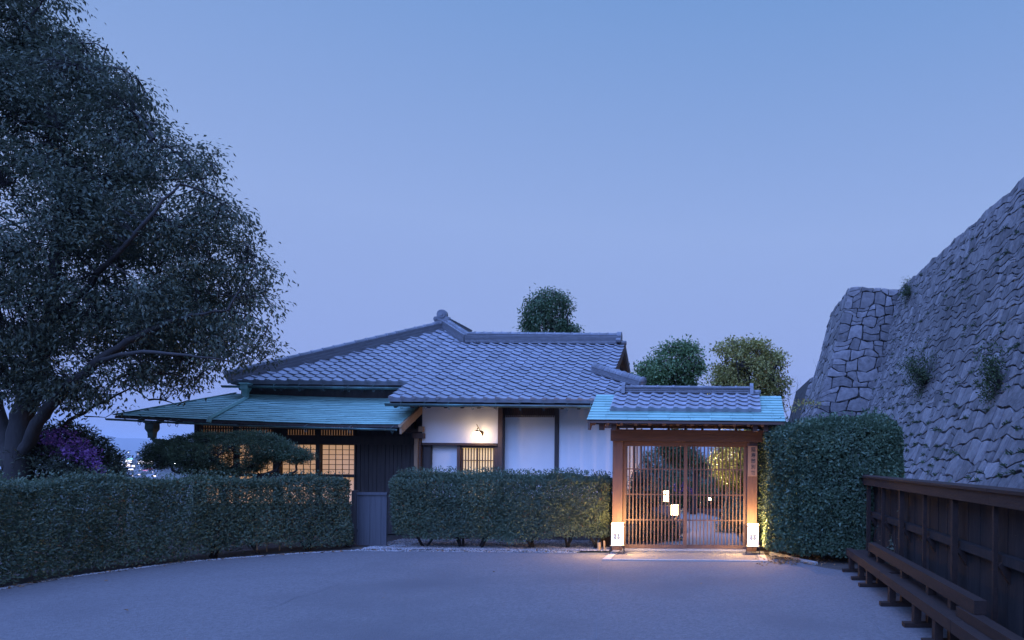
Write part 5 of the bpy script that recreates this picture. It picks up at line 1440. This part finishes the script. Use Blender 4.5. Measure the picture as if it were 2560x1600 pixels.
for y in (9.95, 9.28, 8.78, 7.62, 6.66, 6.02, 5.0, 4.0):
    tall = 5.4 < y < 9.3
    box('post', lx_ - 0.035, lx_ + 0.035, y - 0.045, y + 0.045, 0.05, 0.213, M['wood_fence'], bar_)
    if tall: box('upper_post', ux_ - 0.04, ux_ + 0.04, y - 0.04, y + 0.04, 0.05, 0.403, M['wood_fence'], bar_)
    box('foot', lx_ - 0.13, lx_ + 0.36, y - 0.05, y + 0.05, 0.006, 0.048, M['wood_fence'], bar_)
rebase(bar_)
# dry leaves under the tall hedge and on the asphalt
P = np.array([G(random.gauss(1990, 55), random.gauss(1404, 6)) for _ in range(260)] + [G(random.uniform(150, 2100), random.uniform(1425, 1590)) for _ in range(5)] + [Vector(along_edge()) + Vector((random.gauss(0.05, 0.06), random.gauss(-0.03, 0.05), 0)) for _ in range(150)])
P[:, 2] = 0.014 + rng.random(len(P)) * 0.012
o = link('leaf_litter', leaf_mesh('leaf_litter', P, rdir(len(P)) * np.array([1, 1, 0.2]), np.tile([0.0, 0, 1], (len(P), 1)) + rdir(len(P)) * 0.4, 0.06 * rng.uniform(0.6, 1.2, len(P)), 0.03), M['litter'])
tag(o, 'scattered dry brown leaves on the ground', 'fallen leaves', kind='stuff')

# ================================================================== GARDEN BEHIND THE GATE
tag(MB().add([(-2.05, 12.3, -0.006), (3.8, 12.3, -0.006), (5.5, 30, -0.006), (-8, 30, -0.006), (-8, 19.6, -0.006), (-2.05, 19.6, -0.006)], [(0, 1, 2, 3, 4, 5)]).build('garden_soil', M['soil']), kind='structure')
pa = [(-1.55, 12.2), (0.52, 12.2), (0.42, 14.0), (0.30, 16.5), (0.05, 19.0), (-0.6, 21.0), (-1.6, 22.0), (-1.9, 21.2), (-1.25, 19.5), (-0.9, 17.0), (-0.85, 15.2), (-1.0, 13.6)]
tag(MB().add([(x, y, 0.004) for x, y in pa], [tuple(range(len(pa)))[::-1]]).build('garden_path', M['path']), kind='structure')
# log edging along the path
le = empty('log_edging', (0.3, 17.5, 0)); tag(le, 'row of short round logs edging the garden path', 'edging')
lm = MB().tube([(0, 0, 0), (0, 0, 0.13)], 0.04, 8).mesh('log')
for i, t in enumerate(np.linspace(0, 1, 34)):
    x = 0.42 - 0.45 * t; y = 15.6 + 4.4 * t
    o = link('log', lm, M['wood_fence'], le); o.location = (x - 0.3 + 0.06, y - 17.5, random.uniform(-0.02, 0.02))
# lanterns in the garden
g1 = W(1686, 1300, 15.2); floor_lantern('lit garden lantern beside the path, the nearer of two seen through the gate slats', (g1.x, 15.2, 0.30), 0.5, 0.62, False, watt=9.0)
g2 = W(1666, 1290, 17.4); floor_lantern('lit garden lantern partly hidden by leaves behind the gate slats', (g2.x, 17.4, 0.46), 0.2, 0.72, False, watt=9.0)
for nm, (x, y, z0) in (('flat grey stone under the nearer garden lantern', (g1.x, 15.2, 0.30)), ('grey stone under the half hidden garden lantern', (g2.x, 17.4, 0.46))):
    mb = MB(); k = 9
    ring = lambda r, z: [(x + r * (1 + 0.12 * math.sin(j * 2.3)) * math.cos(2*math.pi*j/k), y + r * math.sin(2*math.pi*j/k), z) for j in range(k)]
    V = ring(0.30, -0.03) + ring(0.27, z0 * 0.6) + ring(0.20, z0 + 0.002)
    mb.add(V, [(j, (j+1) % k, k + (j+1) % k, k + j) for j in range(k)] + [(k + j, k + (j+1) % k, 2*k + (j+1) % k, 2*k + j) for j in range(k)] + [tuple(2*k + j for j in range(k))])
    tag(mb.build('base_stone', M['stone']), nm, 'stone')
# ground spotlight that lights the maple
gs = W(1775, 1249, 18.6); spot = empty('garden_spotlight', (gs.x, 18.6, 0)); tag(spot, 'small bright spotlight on a stake shining up at the maple behind the gate', 'spotlight')
MB().tube([(0, 0, 0), (0, 0, gs.z - 0.02)], 0.012, 6).build('stake', M['iron'], spot)
dv = Vector((0.30, -0.72, 0.62)).normalized(); hc = Vector((0, 0, gs.z))
MB().tube([hc - dv * 0.08, hc + dv * 0.02], [0.035, 0.05], 12).build('housing', M['iron'], spot)
MB().tube([hc + dv * 0.019, hc + dv * 0.024], 0.044, 12).build('lens', M['spot_lens'], spot)
sd_ = bpy.data.lights.new('spot_beam', 'SPOT'); so = bpy.data.objects.new('spot_beam', sd_); COL.objects.link(so); so.parent = spot
so.location = hc + dv * 0.05; so.rotation_euler = dv.to_track_quat('-Z', 'Y').to_euler(); sd_.energy = 1300; sd_.color = (1.0, 0.76, 0.40); sd_.spot_size = math.radians(62); sd_.spot_blend = 0.5; sd_.shadow_soft_size = 0.05

def shrub(name, label, px, py0, py1, wpx, Y, mat, n_cl, per, spread, L, Wd, seed, lean=0, gap=None, droop=0.0, group=None, dmax=None, skirt=0.55, trunk_r=0.05):
    x = lambda a: px + a * wpx
    pts = [(x(-0.30 * skirt / 0.55), py1), (x(-0.5), py1 - 0.32 * (py1 - py0)), (x(-0.47 + lean), py1 - 0.62 * (py1 - py0)), (x(-0.25 + lean), py0 + 0.08 * (py1 - py0)), (x(lean), py0),
           (x(0.27 + lean), py0 + 0.1 * (py1 - py0)), (x(0.5 + lean), py1 - 0.6 * (py1 - py0)), (x(0.46), py1 - 0.3 * (py1 - py0)), (x(0.3 * skirt / 0.55), py1)]
    b = Vector((WX(px, Y), Y, 0)); pl = opoly(pts, Y)
    c = W(px + lean * wpx, (py0 + py1) / 2, Y); tpt = W(px + lean * wpx, py0 + 0.2 * (py1 - py0), Y)
    return make_tree(name, label, 'shrub' if 'shrub' in name or 'bush' in name else 'tree', pl, Y, [([b, (b + c) / 2 + Vector((0.05, 0, 0)), c, tpt], [trunk_r, trunk_r * 0.8, trunk_r * 0.5, 0.01])], mat, n_cl, per, spread, L, Wd,
                     dmax or wpx * Y / FPX * 0.5, dk=1.0, gap=gap, gapf=3.0, seed=seed, n_sub=14, droop=droop, base=b, shell=0.3, twig_r=0.005, sub_r=0.018, reach=0.8, group=group)
shrub('garden_shrub', 'dark leafy shrub against the house side, behind the left gate leaf', 1622, 1110, 1345, 72, 14.6, M['leaf_tree'], 330, 14, 0.08, 0.07, 0.032, 61, gap=-0.1, trunk_r=0.06)
shrub('garden_shrub', 'low dark shrub at the path edge behind the left gate leaf', 1640, 1285, 1365, 120, 13.7, M['leaf_tree'], 300, 14, 0.07, 0.06, 0.03, 62, skirt=0.9)
shrub('garden_tree', 'dark broad tree crown in the middle of the garden behind the gate', 1735, 1070, 1160, 150, 20.5, M['leaf_cone'], 420, 14, 0.13, 0.10, 0.05, 63, gap=-0.3, trunk_r=0.10)
shrub('background_shrub', 'greyish green clipped shrub at the back of the garden, centre', 1745, 1152, 1262, 165, 23.5, M['leaf_prune'], 520, 14, 0.12, 0.10, 0.05, 64, skirt=0.95)
shrub('background_shrub', 'greyish green shrub at the back of the garden behind the house corner', 1640, 1130, 1262, 130, 24.0, M['leaf_prune'], 420, 14, 0.12, 0.10, 0.05, 65, skirt=0.95)
shrub('background_shrub', 'tall dark green shrub at the back of the garden behind the maple', 1850, 1090, 1262, 150, 24.0, M['leaf_camphor'], 460, 14, 0.13, 0.11, 0.05, 66, skirt=0.95)
shrub('background_shrub', 'green shrub at the back of the garden behind the camellia hedge', 1960, 1080, 1262, 150, 24.5, M['leaf_camphor'], 420, 14, 0.13, 0.11, 0.05, 67, skirt=0.95)
shrub('maple_tree', 'small yellow green maple lit by the spotlight behind the right gate leaf', 1850, 1070, 1225, 130, 16.6, M['leaf_maple'], 560, 15, 0.10, 0.060, 0.028, 68, gap=-0.7, trunk_r=0.05, lean=0.0)
shrub('garden_shrub', 'low lit shrub under the maple behind the right gate leaf', 1845, 1255, 1345, 90, 15.4, M['leaf_prune'], 260, 14, 0.07, 0.055, 0.026, 69, skirt=0.95)
az2 = shrub('garden_bush', 'low green bush with a few pink flowers beside the path in the garden', 1715, 1200, 1262, 110, 21.5, M['leaf_camphor'], 260, 14, 0.09, 0.07, 0.035, 70, skirt=0.95)
c = fill_crown(opoly([(1680, 1215), (1735, 1210), (1740, 1235), (1690, 1235)], 21.0), 21.0, 12, 0.2); P = np.repeat(c, 12, 0) + rng.normal(size=(144, 3)) * 0.04
o = link('blossom', leaf_mesh('blossom', P - np.array(az2.location), rdir(144), rdir(144), 0.06, 0.045), M['bloom'], az2); tag(o, kind='stuff')
# bamboo handrail beside the path
bh = empty('bamboo_railing', tuple(W(1690, 1330, 14.6))); bh.location.z = 0; tag(bh, 'short leaning bamboo railing at the left of the garden path', 'railing')
for (a, b) in (((1671, 1318, 14.2), (1712, 1268, 16.2)), ((1673, 1332, 14.2), (1690, 1300, 15.0))):
    MB().tube([W(*a), W(*b)], 0.022, 8).build('pole', M['bamboo'], bh, True)
for a in ((1712, 1268, 16.2), (1676, 1322, 14.3)):
    p = W(*a); MB().tube([(p.x, p.y, 0), (p.x, p.y, p.z + 0.05)], 0.03, 8).build('upright', M['bamboo'], bh, True)
rebase(bh)
# slim props under the maple
for i, (a, b, lab) in enumerate((((1804, 1250, 16.4), (1826, 1190, 16.6), 'slanting wooden prop left of the maple trunk'), ((1855, 1276, 16.2), (1838, 1236, 16.6), 'slanting wooden prop right of the maple trunk'))):
    pa_, pb_ = W(*a), W(*b); pa_ = Vector((pa_.x, pa_.y, 0.0)) + Vector((0, 0, 0))
    tag(MB().tube([pa_, pb_], [0.03, 0.022], 8).build('tree_prop', M['bamboo'], None, True), lab, 'prop')

# ================================================================== TOWN BELOW THE HILL
ZG = -26.02
def city_block(label, px0, px1, py0, Y, lit, group=None, dep=None, seed=0, rows=None, name='town_building', base=None):
    r = random.Random(seed)
    x0, x1 = WX(px0, Y), WX(px1, Y); zt = WZ((px0 + px1) / 2, py0, Y)
    if zt < ZG + 3: zt = ZG + r.uniform(3, 6)
    dep = dep or (x1 - x0) * 0.8
    root = empty(name, ((x0 + x1) / 2, Y + dep / 2, ZG)); tag(root, label, 'building', group)
    b = MB().box(x0, x1, Y, Y + dep, ZG, zt); b.box(x0 + (x1-x0)*0.3, x0 + (x1-x0)*0.6, Y + dep*0.3, Y + dep*0.6, zt, zt + 1.8)
    b.build('body', M['city'], root)
    for (ax, bx, ay, by, m, nm) in lit:
        za, zb_ = WZ(ax, by, Y), WZ(ax, ay, Y)
        box(nm, WX(ax, Y), WX(bx, Y), Y - 0.4, Y - 0.02, za, zb_, M[m], root)
    if rows:
        h = zt - ZG; nfl = max(1, int(h / 3.4)); nw = max(2, int((x1 - x0) / 5))
        for f in range(nfl):
            for w_ in range(nw):
                if r.random() < rows:
                    xa = x0 + (w_ + 0.25) * (x1 - x0) / nw; za = ZG + f * 3.4 + 1.2
                    if za + 1.4 < zt: box('window', xa, xa + 0.5 * (x1 - x0) / nw, Y - 0.15, Y - 0.02, za, za + 1.3, M['lit_warm'] if r.random() < 0.6 else M['lit_white'], root)
    rebase(root); return root
sg = []
for (a, b, c, d) in ((345, 351, 1151, 1154.5), (352, 357, 1152, 1155), (358, 364, 1152.5, 1155), (345.5, 354, 1156, 1159.5), (355, 364, 1156, 1160), (366, 372, 1151, 1155), (373, 381, 1151.5, 1155), (366, 381, 1156, 1159.5)):
    sg.append((a, b, c, d, 'lit_white', 'lit_panel'))
city_block('long grey commercial block in the town with two lit white sign panels', 333, 404, 1144, 1150, sg + [(354, 369, 1175, 1176.3, 'lit_red', 'light_strip'), (370, 384, 1171.8, 1173, 'lit_red', 'light_strip'), (366, 381, 1163, 1166, 'lit_green', 'lit_panel')], dep=60, seed=1)
city_block('narrow building in the town with stacked lit signs and a green rooftop sign', 314, 330, 1148.6, 1000, [(314, 329, 1150, 1156, 'lit_white', 'lit_panel'), (316, 326, 1159.5, 1166, 'lit_warm', 'lit_panel'), (318, 332, 1145, 1148.4, 'lit_green', 'roof_sign'), (330.4, 337, 1163, 1167.5, 'lit_white', 'lit_panel'), (322, 334, 1172, 1175, 'lit_white', 'lit_panel'), (320, 325, 1175.3, 1176.6, 'lit_red', 'lit_panel')], seed=2)
city_block('slim pale tower block in the town beside the narrow sign building', 302.5, 306.5, 1136, 1500, [], seed=3, rows=0.5)
r_ = random.Random(77)
lab2 = {5: 'low flat grey house', 7: 'low flat grey house', 9: 'small grey town building', 12: 'small grey town building', 16: 'tall grey town block', 22: 'tall grey town block'}
for i in range(46):
    Y = r_.uniform(560, 2300); px = r_.uniform(-250, 640); w_ = r_.uniform(10, 30) * FPX / Y
    hh = r_.choice([5, 7, 9, 12, 16, 22]); py = CY + (EYE - (ZG + hh)) * FPX / Y - (CX - px) * 0.009
    city_block(lab2[hh] + ' with a few lit windows, far below the hill', px, px + w_, py, Y, [], {5: 'low houses of the town', 9: 'small buildings of the town', 16: 'tall blocks of the town'}[{5: 5, 7: 5, 9: 9, 12: 9, 16: 16, 22: 16}[hh]], seed=100 + i, rows=0.16)
for i, (px, py) in enumerate(((320, 1190), (331, 1190), (331, 1197.5), (342, 1197.5), (351, 1197.5), (370, 1197.5), (313, 1202), (369, 1205.5), (338, 1178.5), (343, 1177), (352, 1174), (381, 1180), (366, 1179), (361, 1190.5), (292, 1154), (288, 1153), (297, 1156), (345, 1135), (321, 1131))):
    Y = 620 if py > 1185 else 1050 if py > 1150 else 1800
    p = W(px, py, Y); root = empty('street_lamp', (p.x, Y, ZG)); tag(root, 'tiny lit street lamp in the town far below', 'street lamp', 'street lamps of the town')
    MB().tube([(0, 0, 0), (0, 0, p.z - ZG)], 0.12, 5).build('pole', M['iron'], root)
    s_ = 0.42 * Y / 620
    MB().lathe((0, 0, p.z - ZG), [(0, s_)] + [(s_ * math.sin(a), s_ * math.cos(a)) for a in (0.6, 1.2, 1.9, 2.5)] + [(0, -s_)], 8).build('lamp_head', M['lit_warm'] if i % 3 else M['lit_white'], root)
for px, py, s_ in ((436, 1156, 0.42), (462, 1157, 0.28)):
    Y = 260; p = W(px, py, Y); root = empty('floodlight_mast', (p.x, Y, ZG)); tag(root, 'bright floodlight mast seen through the clipped tree' + (', the brighter one' if s_ > 0.3 else ', the dimmer one'), 'floodlight')
    MB().tube([(0, 0, 0), (0, 0, p.z - ZG)], [0.25, 0.1], 7).build('mast', M['iron'], root)
    MB().lathe((0, 0, p.z - ZG), [(0, s_)] + [(s_ * math.sin(a), s_ * math.cos(a)) for a in (0.5, 1.1, 1.6, 2.2, 2.7)] + [(0, -s_)], 10).build('lamp_head', M['flood'], root)

# ================================================================== THE AIR
hz = bpy.data.materials.new('haze'); hz.use_nodes = True
n = hz.node_tree; n.nodes.clear()
ho = n.nodes.new('ShaderNodeOutputMaterial'); pv = n.nodes.new('ShaderNodeVolumePrincipled')
pv.inputs['Color'].default_value = (0.86, 0.92, 1.0, 1); pv.inputs['Density'].default_value = 0.00011; pv.inputs['Anisotropy'].default_value = 0.0
n.links.new(pv.outputs[0], ho.inputs['Volume'])
tag(box('haze', -16000, 14000, -200, 17000, -28.5, 330, hz), kind='stuff')
